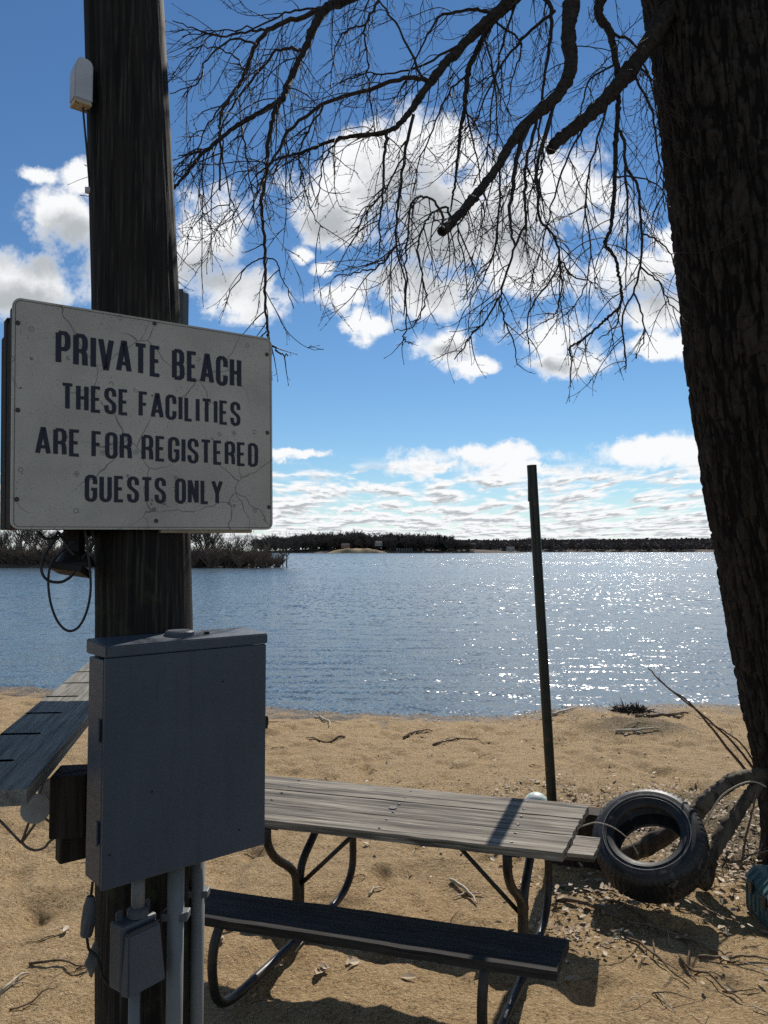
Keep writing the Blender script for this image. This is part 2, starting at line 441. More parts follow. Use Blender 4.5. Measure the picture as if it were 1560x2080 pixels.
def mat_water():
    m, k, p, co = new_mat('rippled lake water')
    k.put(p, 'Base Color', (0.075, 0.115, 0.15, 1))
    k.put(p, 'IOR', 1.333)
    k.put(p, 'Specular IOR Level', 0.5)
    k.put(p, 'Roughness', 0.19)
    x, y, z = k.sep(co)
    # slopes of the wind ripples, several wavelengths
    acc = None
    for i, (sx, sy, amp) in enumerate([(9.0, 13.0, 0.42), (3.2, 5.0, 0.46), (0.95, 1.7, 0.48), (0.22, 0.45, 0.22), (0.05, 0.11, 0.14)]):
        v = k.vm('ADD', k.vm('MULTIPLY', co, (sx, sy, 1.0)), (3.7 * i, 1.3 * i, 0.0))
        c = k.vm('SCALE', k.vm('SUBTRACT', k.noise(v, 1.0, 2.0, 0.55, 0.25, out=1), (0.5, 0.5, 0.5)), scale=amp)
        acc = c if acc is None else k.vm('ADD', acc, c)
    # low swell running on to the beach
    wv = k.n('ShaderNodeTexWave', wave_type='BANDS', bands_direction='Y', wave_profile='SIN')
    k.put(wv, 'Vector', k.vm('MULTIPLY', co, (0.35, 1.0, 1.0))); k.put(wv, 'Scale', 0.42); k.put(wv, 'Distortion', 11.0); k.put(wv, 'Detail', 3.0); k.put(wv, 'Detail Scale', 1.1)
    sw = k.m('MULTIPLY', k.m('MULTIPLY', k.m('SUBTRACT', wv.outputs['Fac'], 0.5), k.ss(y, 40, 13)), 0.16)
    acc = k.vm('ADD', acc, k.xyz(0.0, sw, 0.0))
    # small tilted facets between the ripples; they grow with the fetch, away from the shore
    w1 = k.ss(y, 34, 17)
    w3 = k.ss(y, 60, 150)
    w2 = k.m('SUBTRACT', k.m('SUBTRACT', 1.0, w1), w3, clamp=True)
    for (sx, sy, wgt, amp) in [(26.0, 16.0, w1, 0.34), (9.0, 2.6, w2, 0.42), (2.6, 0.32, w3, 0.46)]:
        vo = k.n('ShaderNodeTexVoronoi', feature='F1')
        k.put(vo, 'Vector', k.vm('ADD', k.vm('MULTIPLY', co, (sx, sy, 1.0)), k.vm('SCALE', k.noise(k.vm('MULTIPLY', co, (sx * .7, sy * .7, 1)), 1.0, 2, 0.5, out=1), scale=0.9)))
        k.put(vo, 'Scale', 1.0)
        c = k.vm('SCALE', k.vm('SUBTRACT', vo.outputs['Color'], (0.5, 0.5, 0.5)), scale=k.m('MULTIPLY', wgt, amp))
        acc = k.vm('ADD', acc, c)
    gust = k.ss(k.noise(k.vm('MULTIPLY', co, (0.03, 0.07, 1)), 1.0, 4, 0.6), 0.3, 0.7, 0.8, 1.2)
    acc = k.vm('SCALE', acc, scale=gust)
    slope = k.vm('MULTIPLY', acc, (0.8, 1.0, 0.0))
    nrm = k.vm('NORMALIZE', k.vm('ADD', slope, (0.0, 0.0, 1.0)))
    k.put(p, 'Normal', nrm)
    return m


M['water'] = mat_water()
M['hill'] = mat_plain('far shore earth', (0.15, 0.12, 0.095), (0.10, 0.085, 0.07), 0.05, 0.95, spec=0.1)  # earth tone lifted in place of distance haze
M['bluff'] = mat_plain('dry grass bluff', (0.40, 0.31, 0.19), (0.27, 0.21, 0.13), 0.2, 0.95, spec=0.1)
M['tyre'] = mat_plain('worn tyre rubber', (0.011, 0.011, 0.012), (0.03, 0.029, 0.028), 14, 0.52, 0, 0.3, 0.002, spots=((0.11, 0.10, 0.085), 0.6, 0.60))
M['white_line'] = mat_plain('faded white stripe', (0.30, 0.29, 0.27), (0.16, 0.155, 0.15), 60, 0.7)


def mat_ball():
    m, k, p, co = new_mat('white ball with faint green print')
    s = k.n('ShaderNodeTexNoise')
    k.put(s, 'Vector', co); k.put(s, 'Scale', 9.0); k.put(s, 'Detail', 2.0)
    x, y, z = k.sep(co)
    wv = k.m('ABSOLUTE', k.m('SUBTRACT', s.outputs[0], 0.52))
    col = k.mix(k.m('MULTIPLY', k.ss(wv, 0.022, 0.012), k.ss(z, -0.02, 0.02)), (0.74, 0.75, 0.72), (0.25, 0.55, 0.36))
    k.put(p, 'Base Color', col); k.put(p, 'Roughness', 0.5)
    return m


M['ball'] = mat_ball()

# ------------------------------------------------------------------ object helpers


def tag(o, label=None, cat=None, group=None, kind=None):
    if label: o['label'] = label
    if cat: o['category'] = cat
    if group: o['group'] = group
    if kind: o['kind'] = kind
    return o


def thing(name, label, cat, loc=(0, 0, 0), rot=(0, 0, 0), group=None):
    o = bpy.data.objects.new(name, None)
    o.empty_display_size = 0.1
    COL.objects.link(o)
    o.location = loc
    o.rotation_euler = rot
    return tag(o, label, cat, group)


def obj(name, bm, mat, parent=None, world=True, smooth=False, loc=None):
    """link a bmesh as one mesh object; world=True: coordinates are world ones"""
    if parent is not None and world:
        mw = parent.matrix_basis.copy()
        if parent.parent is not None:
            mw = parent.parent.matrix_basis @ mw
        bm.transform(mw.inverted())
    if parent is None and loc is not None:
        bm.transform(Matrix.Translation(-Vector(loc)))
    bmesh.ops.recalc_face_normals(bm, faces=bm.faces)
    me = bpy.data.meshes.new(name)
    bm.to_mesh(me)
    bm.free()
    if smooth:
        me.polygons.foreach_set('use_smooth', [True] * len(me.polygons))
    me.materials.append(mat)
    o = bpy.data.objects.new(name, me)
    if parent is None and loc is not None:
        o.location = loc
    COL.objects.link(o)
    if parent is not None:
        o.parent = parent
    return o


def raw(name, V, Fc, mat, parent=None, smooth=False, loc=(0, 0, 0)):
    me = bpy.data.meshes.new(name)
    me.from_pydata([tuple(v) for v in V], [], [tuple(f) for f in Fc])
    me.update()
    if smooth:
        me.polygons.foreach_set('use_smooth', [True] * len(me.polygons))
    me.materials.append(mat)
    o = bpy.data.objects.new(name, me)
    o.location = loc
    COL.objects.link(o)
    if parent is not None:
        o.parent = parent
    return o


def box(bm, c, s, rot=None, bev=0.0):
    """box centred at c with full sizes s"""
    Mx = Matrix.Translation(Vector(c)) @ (rot.to_4x4() if rot is not None else Matrix()) @ Matrix.Diagonal((s[0], s[1], s[2], 1))
    r = bmesh.ops.create_cube(bm, size=1.0, matrix=Mx)
    if bev:
        es = list({e for v in r['verts'] for e in v.link_edges})
        bmesh.ops.bevel(bm, geom=es, offset=bev, segments=2, affect='EDGES', profile=0.5)


def cyl(bm, p0, p1, r0, r1=None, n=20):
    tube(bm, [p0, p1], [r0, r1 if r1 is not None else r0], n)


def tube(bm, pts, rad, n=8, cap=True, wob=0.0, gn=0.0):
    pts = [Vector(p) for p in pts]
    if not isinstance(rad, (list, tuple)):
        rad = [rad] * len(pts)
    t = (pts[1] - pts[0]).normalized()
    ref = Vector((0, 0, 1)) if abs(t.z) < 0.9 else Vector((1, 0, 0))
    nx = t.cross(ref).normalized()
    rings = []
    for i, p in enumerate(pts):
        a = pts[max(i - 1, 0)]; c = pts[min(i + 1, len(pts) - 1)]
        t = (c - a)
        if t.length < 1e-9:
            t = Vector((0, 0, 1))
        t.normalize()
        nx = (nx - t * nx.dot(t))
        if nx.length < 1e-6:
            nx = t.orthogonal()
        nx.normalize()
        ny = t.cross(nx)
        ring = []
        for j in range(n):
            an = 2 * math.pi * j / n
            rr = rad[i] * (1 + (random.uniform(-wob, wob) if wob else 0))
            if gn:
                aa = 2 * abs(j / n - 0.5)
                k1 = float(vnoise(np.array([aa * 7 + 3]), np.array([i * 0.16]), 5)[0]) - .5
                k2 = float(vnoise(np.array([aa * 2 + 9]), np.array([i * 0.10]), 6)[0]) - .5
                rr *= 1 + gn * (k1 * 0.8 + k2 * 1.2)
            ring.append(bm.verts.new(p + nx * (rr * math.cos(an)) + ny * (rr * math.sin(an))))
        rings.append(ring)
    for i in range(len(rings) - 1):
        for j in range(n):
            bm.faces.new((rings[i][j], rings[i][(j + 1) % n], rings[i + 1][(j + 1) % n], rings[i + 1][j]))
    if cap and n > 2:
        bm.faces.new(rings[0][::-1])
        bm.faces.new(rings[-1])


def spline(pts, k=6):
    """Catmull-Rom through the points"""
    P = [Vector(p) for p in pts]
    if len(P) < 3:
        return P
    Q = [P[0] * 2 - P[1]] + P + [P[-1] * 2 - P[-2]]
    o = []
    for i in range(1, len(Q) - 2):
        for j in range(k):
            t = j / k
            a, b_, c, d = Q[i - 1], Q[i], Q[i + 1], Q[i + 2]
            o.append(0.5 * ((2 * b_) + (c - a) * t + (2 * a - 5 * b_ + 4 * c - d) * t * t + (3 * b_ - a - 3 * c + d) * t ** 3))
    o.append(P[-1])
    return o


def lerp_list(vals, n):
    x = np.linspace(0, len(vals) - 1, n)
    return list(np.interp(x, range(len(vals)), vals))


def vnoise(x, y, seed=0):
    """2-D value noise, 0..1"""
    xi = np.floor(x).astype(np.int64); yi = np.floor(y).astype(np.int64)
    fx = x - xi; fy = y - yi
    fx = fx * fx * (3 - 2 * fx); fy = fy * fy * (3 - 2 * fy)

    def h(a, c):
        n = (a * 374761393 + c * 668265263 + seed * 974711) & 0x7fffffff
        n = ((n ^ (n >> 13)) * 1274126177) & 0x7fffffff
        n = (n ^ (n >> 16)) & 0xffff
        return n / 65535.0
    return (h(xi, yi) * (1 - fx) + h(xi + 1, yi) * fx) * (1 - fy) + (h(xi, yi + 1) * (1 - fx) + h(xi + 1, yi + 1) * fx) * fy


def fbm(x, y, oct=4, seed=0, g=0.5):
    s = 0; a = 1; t = 0
    for i in range(oct):
        s = s + a * vnoise(x * 2 ** i, y * 2 ** i, seed + i * 17)
        t += a; a *= g
    return s / t


# ------------------------------------------------------------------ ground and water
WATER_Z = -0.30


def shore_y(x):
    xs = [-60, -20, -8, -6.8, -4, -1.8, 0, 1.4, 2.6, 5.5, 10, 30, 60]
    ys = [17, 16, 14.3, 13.7, 12.7, 11.75, 11.45, 11.35, 11.9, 12.0, 12.0, 11.5, 11]
    return np.interp(x, xs, ys)


def ground_h(x, y):
    x = np.asarray(x, float); y = np.asarray(y, float)
    sy = shore_y(x) + (fbm(x * 0.9, y * 0.0 + 3.3, 4, 5) - 0.5) * 0.8
    t = (y - 6.5) / (sy - 6.5)
    base = np.where(t <= 0, 0.0, np.where(t < 1, WATER_Z * np.clip(t, 0, 1) ** 1.25, WATER_Z - 0.11 * (y - sy)))
    base = np.maximum(base, -4.0)
    base = base + np.clip((2.3 - y) / 2.5, 0, 1) ** 2 * 0.35
    near = np.clip((15.5 - y) / 2, 0, 1) * np.clip((np.abs(x) < 12), 0, 1)
    lump = (fbm(x * 1.1, y * 1.1, 4, 11) - 0.5) * 0.07 + (fbm(x * 4.2, y * 4.2, 4, 23) - 0.5) * 0.036
    foot = np.clip(fbm(x * 3.0 + 9, y * 2.4, 2, 41) - 0.57, 0, 1) * -0.20 + np.clip(fbm(x * 5.5 + 2, y * 4.6, 2, 47) - 0.6, 0, 1) * -0.16
    fine = (fbm(x * 16, y * 16, 3, 31) - 0.5) * 0.020
    fade = np.clip((sy + 0.3 - y) / 1.5, 0.15, 1)
    base = base + near * fade * (lump + foot + fine)
    # small mound of earth near the water, right
    base = base + 0.16 * np.exp(-(((x - 3.25) / 0.55) ** 2 + ((y - 9.6) / 0.45) ** 2)) * near
    base = base + 0.10 * np.exp(-(((x - 2.6) / 0.4) ** 2 + ((y - 9.9) / 0.3) ** 2)) * near
    return base


def gz(x, y):
    return float(ground_h(np.array([x]), np.array([y]))[0])


def soil_mask(x, y):
    m = np.exp(-(((x - 2.6) / 1.15) ** 2 + ((y - 5.9) / 1.0) ** 2)) * 1.0
    m = m + 0.35 * np.exp(-(((x - 2.0) / 0.5) ** 2 + ((y - 4.4) / 0.3) ** 2))
    m = m + 0.9 * np.exp(-(((x - 3.2) / 0.8) ** 2 + ((y - 9.6) / 0.6) ** 2))
    m = m + 0.5 * np.exp(-(((y - shore_y(x) + 0.8) / 0.35) ** 2)) * (x > 1.5)
    return m


def axis_lines(segs):
    out = []
    for a, c, st in segs:
        out += list(np.arange(a, c, st))
    out.append(segs[-1][1])
    return np.array(out)


xs = axis_lines([(-4500, -1500, 1000), (-1500, -300, 200), (-300, -60, 40), (-60, -12, 6), (-12, -7.2, 0.4), (-7.2, -3, 0.045), (-3, 3.4, 0.026), (3.4, 7.2, 0.045),
                 (7.2, 12, 0.4), (12, 60, 6), (60, 300, 40), (300, 1500, 200), (1500, 4500, 1000)])
ys = axis_lines([(-400, -40, 60), (-40, -4, 4), (-4, 2.6, 0.3), (2.6, 6, 0.024), (6, 9, 0.035), (9, 14.4, 0.05), (14.4, 20, 0.6), (20, 80, 6), (80, 400, 40), (400, 2000, 200), (2000, 4400, 800)])
GX, GY = np.meshgrid(xs, ys)
GZ = ground_h(GX, GY)
nx_, ny_ = len(xs), len(ys)
gme = bpy.data.meshes.new('ground')
co = np.stack([GX, GY, GZ], -1).reshape(-1, 3).astype(np.float32)
idx = np.arange(nx_ * ny_).reshape(ny_, nx_)
quads = np.stack([idx[:-1, :-1], idx[:-1, 1:], idx[1:, 1:], idx[1:, :-1]], -1).reshape(-1, 4)
gme.vertices.add(len(co)); gme.vertices.foreach_set('co', co.ravel())
gme.loops.add(quads.size); gme.loops.foreach_set('vertex_index', quads.ravel().astype(np.int32))
gme.polygons.add(len(quads)); gme.polygons.foreach_set('loop_start', np.arange(0, quads.size, 4, dtype=np.int32))
gme.update(calc_edges=True)
gme.polygons.foreach_set('use_smooth', [True] * len(quads))
ga = gme.attributes.new('soil', 'FLOAT', 'POINT')
ga.data.foreach_set('value', np.clip(soil_mask(co[:, 0], co[:, 1]), 0, 1.2).astype(np.float32))
gme.materials.append(M['ground'])
ground = bpy.data.objects.new('ground', gme)
COL.objects.link(ground)
tag(ground, kind='structure')

bm = bmesh.new()
ylines = [9, 12, 16, 25, 60, 200, 800, 2000, 4399]
xl = [-4499, -2000, -400, -80, -15, 0, 15, 80, 400, 2000, 4499]
vv = [[bm.verts.new((x, y, WATER_Z)) for x in xl] for y in ylines]
for i in range(len(ylines) - 1):
    for j in range(len(xl) - 1):
        bm.faces.new((vv[i][j], vv[i][j + 1], vv[i + 1][j + 1], vv[i + 1][j]))
tag(obj('water', bm, M['water']), kind='structure')

# ------------------------------------------------------------------ far shores


def mound(name, xc, yc, rx, ry, h, mat, seed, nx=60, ny=14, zb=-1.0):
    V = []; Fc = []
    for j in range(ny + 1):
        for i in range(nx + 1):
            a = -1 + 2 * i / nx; c = -1 + 2 * j / ny
            x = xc + a * rx; y = yc + c * ry
            e = max(0.0, 1 - abs(a) ** 3.2) * max(0.0, 1 - abs(c) ** 2.5)
            n = 0.65 + 0.7 * float(fbm(np.array([a * 3.0 + seed]), np.array([c * 2.0 + seed]), 3, seed)[0])
            V.append((x, y, zb + (h - zb) * e * n if e > 0 else zb))
    for j in range(ny):
        for i in range(nx):
            k = j * (nx + 1) + i
            Fc.append((k, k + 1, k + nx + 2, k + nx + 1))
    o = raw(name, V, Fc, mat, smooth=True)
    return tag(o, kind='structure')


def twig_crown_mesh(name, h, wd, n, mat_i, rnd, base=0.3, tw=0.12, flat=False):
    """bare crown: branching stems and a spray of fine twigs through its volume"""
    bmx = bmesh.new()

    def grow(p, d, L, r, lev):
        q = [p]
        for s in range(4):
            d = (d + Vector((rnd.uniform(-.2, .2), rnd.uniform(-.2, .2), rnd.uniform(-.05, .16)))).normalized()
            q.append(q[-1] + d * L / 4)
        tube(bmx, q, [r * (1 - 0.16 * s) for s in range(5)], 3, cap=False)
        if lev == 0:
            return
        for s in range(n[lev - 1]):
            t = rnd.uniform(0.25, 1.0) * 4
            i = min(int(t), 3)
            pp = q[i].lerp(q[i + 1], t - i)
            az = rnd.uniform(0, 6.283)
            sp = rnd.uniform(0.5, 1.1)
            dd = (d + Vector((math.cos(az), math.sin(az), 0.1)) * sp).normalized()
            grow(pp, dd, L * rnd.uniform(0.45, 0.72), max(r * 0.5, tw * 0.5), lev - 1)
    for s in range(n[-1]):
        az = rnd.uniform(0, 6.283)
        d = Vector((math.cos(az) * wd, math.sin(az) * wd, 1)).normalized()
        grow(Vector((0, 0, h * base)), d, h * rnd.uniform(0.36, 0.5), tw * 1.6, len(n) - 1)
    me = bpy.data.meshes.new(name)
    bmx.to_mesh(me); bmx.free()
    me.materials.append(mat_i)
    return me


def trunk_mesh(name, h, r, mat_i):
    bmx = bmesh.new()
    tube(bmx, [(0, 0, -0.8), (r * 0.1, 0, h * 0.3), (-r * 0.2, 0.1, h * 0.7)], [r * 1.2, r * 0.9, r * 0.4], 6)
    me = bpy.data.meshes.new(name)
    bmx.to_mesh(me); bmx.free()
    me.materials.append(mat_i)
    return me


def link(name, me, loc=(0, 0, 0), parent=None, rz=0.0, sc=1.0):
    o = bpy.data.objects.new(name, me)
    o.location = loc; o.rotation_euler = (0, 0, rz); o.scale = (sc, sc, sc) if not isinstance(sc, tuple) else sc
    COL.objects.link(o)
    if parent is not None:
        o.parent = parent
    return o


def pine_mesh(name, h, rnd, mat_i):
    V = []; Fc = []
    for s in range(420):
        t = rnd.random() ** 0.8
        rr = (1 - t) * h * 0.2 * rnd.uniform(0.3, 1.05)
        a = rnd.uniform(0, 6.283); z = h * (0.1 + 0.9 * t)
        c = Vector((math.cos(a) * rr, math.sin(a) * rr, z)); L = h * 0.05
        u = Vector((math.cos(a), math.sin(a), -0.35)) * L
        s2 = Vector((-math.sin(a), math.cos(a), 0.2)) * L * 0.7
        k = len(V)
        V += [c - s2, c + u, c + s2, c - u * 0.5 + Vector((0, 0, L * 0.4))]
        Fc.append((k, k + 1, k + 2, k + 3))
    me = bpy.data.meshes.new(name)
    me.from_pydata([tuple(v) for v in V], [], Fc); me.update()
    me.materials.append(mat_i)
    return me


rd = random.Random(21)
# -- the wooded point, about a hundred metres off to the left
mound('shore_point', -47, 118, 36, 13, 0.7, M['hill'], 3)
BR = [twig_crown_mesh('brush_stems', 3.4, 0.85, (5, 5, 10), M['brush'], rd, 0.0, 0.04) for q in range(4)]
BT = [twig_crown_mesh('crown', 8.0, 0.6, (3, 4, 5, 5), M['far_bark'], rd, 0.18, 0.06) for q in range(3)]
BTT = trunk_mesh('trunk', 5.5, 0.14, M['far_bark'])
ADJ = ['low', 'broad', 'ragged', 'dense', 'thin', 'leaning']
for i in range(170):
    t = i / 169
    x = -62 + 47 * t + rd.uniform(-0.7, 0.7)
    y = 107 + rd.uniform(-1, 8) + 3.0 * (1 - t)
    s = rd.uniform(0.85, 1.55) * (1.0 if t < 0.95 else 0.75)
    link('shrub', BR[i % 4], (x, y, -0.35), rz=rd.uniform(0, 6.28), sc=s)
    o = bpy.context.scene.collection.objects[-1]
    tag(o, 'bare brown shrub in the thicket along the near wooded point', 'shrub', 'shrubs on the wooded point')
for i in range(38):
    t = i / 37
    x = -60 + 45.5 * t + rd.uniform(-0.6, 0.6)
    y = 111 + rd.uniform(0, 8)
    s = rd.uniform(0.7, 1.05) * (1.0 if t < 0.8 else 0.8)
    o = thing('bare_tree', 'slender bare tree standing among the shrubs of the wooded point', 'tree', (x, y, 0.1), group='bare trees on the wooded point')
    o.scale = (s, s, s)
    link('trunk', BTT, parent=o); link('crown', BT[i % 3], parent=o, rz=rd.uniform(0, 6.28))

# -- the headland across the lake
mound('headland', 0, 905, 170, 80, 5.0, M['hill'], 8)
mound('grass_bluff', -28, 832, 34, 12, 4.6, M['bluff'], 4)
FT = [twig_crown_mesh('crown', 18.0, 0.95, (5, 5, 6, 6), M['far_twig'], rd, 0.08, 0.34) for q in range(4)]
FTT = trunk_mesh('trunk', 12.0, 0.35, M['far_bark'])
FP = [pine_mesh('crown', 17.0, rd, M['far_pine']) for q in range(2)]
for i in range(150):
    row = i % 3
    t = (i // 3) / 49
    x = -142 + 236 * t + rd.uniform(-2.5, 2.5)
    y = 850 + row * 22 + rd.uniform(-6, 6)
    if row == 0 and -70 < x < 8:
        y += 18
    prof = 0.62 + 0.38 * math.sin(math.pi * min(1, max(0, (t - 0.03) / 0.97)) ** 0.9) if t < 0.95 else 0.55
    s = prof * rd.uniform(0.95, 1.25) * (0.80 + 0.75 * float(fbm(np.array([x / 22.0 + 5]), np.array([row * 2.0]), 2, 9)[0]))
    z = 1.2 + row * 1.6
    pine = rd.random() < (0.05 if 0.2 < t < 0.75 else 0.14)
    o = thing('pine_tree' if pine else 'bare_tree',
              'dark evergreen tree on the wooded headland across the lake' if pine else 'grey bare tree on the wooded headland across the lake',
              'tree', (x, y, z), group='evergreens on the headland' if pine else 'bare trees on the headland')
    o.scale = (s, s, s)
    link('trunk', FTT, parent=o)
    link('crown', (FP[i % 2] if pine else FT[i % 4]), parent=o, rz=rd.uniform(0, 6.28), sc=(1.25, 1.25, 0.8 if pine else 1.0))


def house(x, y, z, wd, dp, h, mat, label, rz=0.0):
    o = thing('house', label, 'house', (x, y, z), (0, 0, rz))
    bmx = bmesh.new(); box(bmx, (0, 0, h / 2), (wd, dp, h))
    obj('wall', bmx, mat, o, world=False)
    bmx = bmesh.new()
    a = [bmx.verts.new(q) for q in [(-wd / 2 - .4, -dp / 2 - .4, h), (wd / 2 + .4, -dp / 2 - .4, h), (wd / 2 + .4, dp / 2 + .4, h), (-wd / 2 - .4, dp / 2 + .4, h), (-wd / 2 - .4, 0, h + dp * .4), (wd / 2 + .4, 0, h + dp * .4)]]
    for f in [(0, 1, 5, 4), (2, 3, 4, 5), (0, 4, 3), (1, 2, 5), (3, 2, 1, 0)]:
        bmx.faces.new([a[q] for q in f])
    obj('roof', bmx, M['roof'], o, world=False)
    for s in (-0.28, 0.28):
        bmx = bmesh.new(); box(bmx, (s * wd, -dp / 2 - 0.03, h * 0.55), (wd * 0.2, 0.06, h * 0.35))
        obj('window', bmx, M['glass'], o, world=False)


house(-6, 846, 7.4, 7, 6, 3.2, M['house_white'], 'small white house half hidden among trees above the grass bluff', 0.3)
house(-42, 842, 5.0, 8, 6, 3.0, M['house_red'], 'small brick red house on the left part of the grass bluff', -0.2)
house(97, 856, 5.5, 8, 6, 3.0, M['house_white'], 'pale house among dark trees near the right end of the headland', 0.1)
bm = bmesh.new()
for i in range(7):
    box(bm, (14 + i * 2.6, 826.5, 2.6), (1.5, 6.5, 0.3), Matrix.Rotation(R(-32), 3, 'X'))
tag(obj('dock_stack', bm, M['house_white'], loc=(21, 826.5, 1.0)), 'white dock sections laid up on the headland shore beside the grass bluff', 'dock')

# -- the far hills on the right
mound('far_hill', 560, 2150, 900, 320, 21, M['hill'], 12, 120, 20)
mound('far_shore', 330, 1500, 520, 60, 5, M['hill'], 14, 90, 10)
# the far wood: crowns packed over hill and shore, reads as one mass
V = []; Fc = []
nr = np.random.default_rng(5)


def crown_blob(x, y, z, r, h):
    for s in range(26):
        a = nr.uniform(0, 6.283); e = math.asin(nr.uniform(-0.2, 1)); q = nr.uniform(0.55, 1.0)
        c = np.array([x + math.cos(a) * math.cos(e) * r * q, y + math.sin(a) * math.cos(e) * r * q, z + math.sin(e) * h * q])
        sz = r * nr.uniform(0.22, 0.42)
        d1 = nr.normal(size=3); d1 /= np.linalg.norm(d1)
        d2 = np.cross(d1, nr.normal(size=3)); d2 /= np.linalg.norm(d2)
        k = len(V)
        V.extend([c - d1 * sz, c + d2 * sz, c + d1 * sz, c - d2 * sz]); Fc.append((k, k + 1, k + 2, k + 3))


hill_o = bpy.data.objects['far_hill']; shore_o = bpy.data.objects['far_shore']
hv = np.array([v.co[:] for v in hill_o.data.vertices]); sv = np.array([v.co[:] for v in shore_o.data.vertices])


def near_z(arr, x, y):
    return arr[np.argmin((arr[:, 0] - x) ** 2 + (arr[:, 1] - y) ** 2), 2]


for i in range(2400):
    x = nr.uniform(-100, 1250); y = 2150 - nr.uniform(-20, 315)
    z = near_z(hv, x, y)
    if z > 0:
        crown_blob(x, y, z + 5, nr.uniform(6, 10), nr.uniform(5, 9))
for i in range(620):
    x = nr.uniform(60, 600); y = nr.uniform(1450, 1540)
    z = near_z(sv, x, y)
    crown_blob(x, y, max(z, 0) + 4, nr.uniform(4, 7), nr.uniform(6, 13))
tag(raw('distant_wood', V, Fc, M['far_twig']), 'far leafless wood covering the low hills across the lake', 'woods', kind='stuff')
house(236, 1440, 1.5, 14, 9, 5, M['house_white'], 'white house on the far shore right of the green post', 0.1)
# ------------------------------------------------------------------ utility pole
PD = 2.43
pv = [-60, 0, 600, 1100, 1250, 1700, 2080]
pu = [249.5, 252.5, 276.5, 291, 294, 296.5, 297]
pw = [159, 161, 173, 187, 188, 190, 190]
pc = [at(u, v, PD) for u, v in zip(pu, pv)]
pr = [wd / 2 / F * PD for wd in pw]
zs_ = [p.z for p in pc][::-1]; xs_ = [p.x for p in pc][::-1]; rs_ = pr[::-1]


def pole_x(z):
    if z > zs_[-1]:
        return xs_[-1] + (z - zs_[-1]) * (xs_[-1] - xs_[-2]) / (zs_[-1] - zs_[-2])
    return float(np.interp(z, zs_, xs_))


def pole_r(z):
    return float(np.interp(z, zs_, rs_)) - max(0, z - zs_[-1]) * 0.006


po = thing('utility_pole', 'thick weathered wooden utility pole carrying the private beach sign', 'utility pole', (pole_x(0.2), PD, gz(pole_x(0), PD)))
NT, NZ = 120, 420
zz = np.linspace(-0.4, 7.6, NZ)
th = np.linspace(0, 2 * math.pi, NT, endpoint=False)
TH, ZZ = np.meshgrid(th, zz)
lx = np.cos(TH) * 9; ly = np.sin(TH) * 9


def ringnoise(f, zf, seed, oct=4):
    # seamless around the pole: two coordinates blended across the seam
    a = fbm(TH / (2 * math.pi) * f, ZZ * zf, oct, seed)
    c = fbm((TH / (2 * math.pi) - 1) * f, ZZ * zf, oct, seed)
    t = TH / (2 * math.pi)
    return a * (1 - t) + c * t


g1 = ringnoise(26, 0.7, 3)
g2 = ringnoise(60, 1.8, 9, 3)
rad = np.array([pole_r(z) for z in zz])[:, None] * (1 + (g1 - 0.5) * 0.055 + (g2 - 0.5) * 0.03)
rad -= np.clip(0.34 - g1, 0, 1) * 0.10
pxs = np.array([pole_x(z) for z in zz])[:, None]
V = np.stack([pxs + rad * np.cos(TH) - po.location.x, rad * np.sin(TH), ZZ - po.location.z], -1).reshape(-1, 3)
Fc = [(j * NT + i, j * NT + (i + 1) % NT, (j + 1) * NT + (i + 1) % NT, (j + 1) * NT + i) for j in range(NZ - 1) for i in range(NT)]
raw('shaft', V, Fc, M['pole_wood'], po, smooth=True)
bm = bmesh.new()
ins = at(183, 389, PD - 0.06)
tube(bm, [ins + Vector((-0.012, -0.01, 0)), ins + Vector((0.02, 0, 0))], [0.010, 0.012], 12)
obj('insulator', bm, M['white_plastic'], po)

# ------------------------------------------------------------------ the sign
DL, DR = 2.05, 2.50
BL, BRt, TL = at(22, 1075, DL), at(554, 1076, DR), at(28, 604, DL)
ex = (BRt - BL); SW = ex.length; ex.normalize()
en = Vector((-ex.y, ex.x, 0)).normalized()          # pointing away from the viewer
ez = ex.cross(en).normalized()
if ez.z < 0: ez = -ez
SH = (TL - BL).length
rot = Matrix((ex, en, ez)).transposed()
sg = thing('private_beach_sign', 'large crazed white board reading private beach these facilities are for registered guests only', 'sign', BL, rot.to_euler())


def rounded_plate(bm, x0, x1, z0, z1, y0, y1, r, seg=6):
    pts = []
    for (cx, cz, a0) in [(x1 - r, z1 - r, 0), (x0 + r, z1 - r, 90), (x0 + r, z0 + r, 180), (x1 - r, z0 + r, 270)]:
        for s in range(seg + 1):
            a = R(a0 + 90 * s / seg)
            pts.append((cx + r * math.cos(a), cz + r * math.sin(a)))
    f = [bm.verts.new((x, y0, z)) for x, z in pts]
    k = [bm.verts.new((x, y1, z)) for x, z in pts]
    bm.faces.new(f); bm.faces.new(k[::-1])
    n = len(pts)
    for i in range(n):
        bm.faces.new((f[i], k[i], k[(i + 1) % n], f[(i + 1) % n]))
    return pts


bm = bmesh.new()
rounded_plate(bm, 0, SW, 0, SH, 0, 0.012, 0.022)
obj('face_board', bm, M['sign'], sg, world=False)
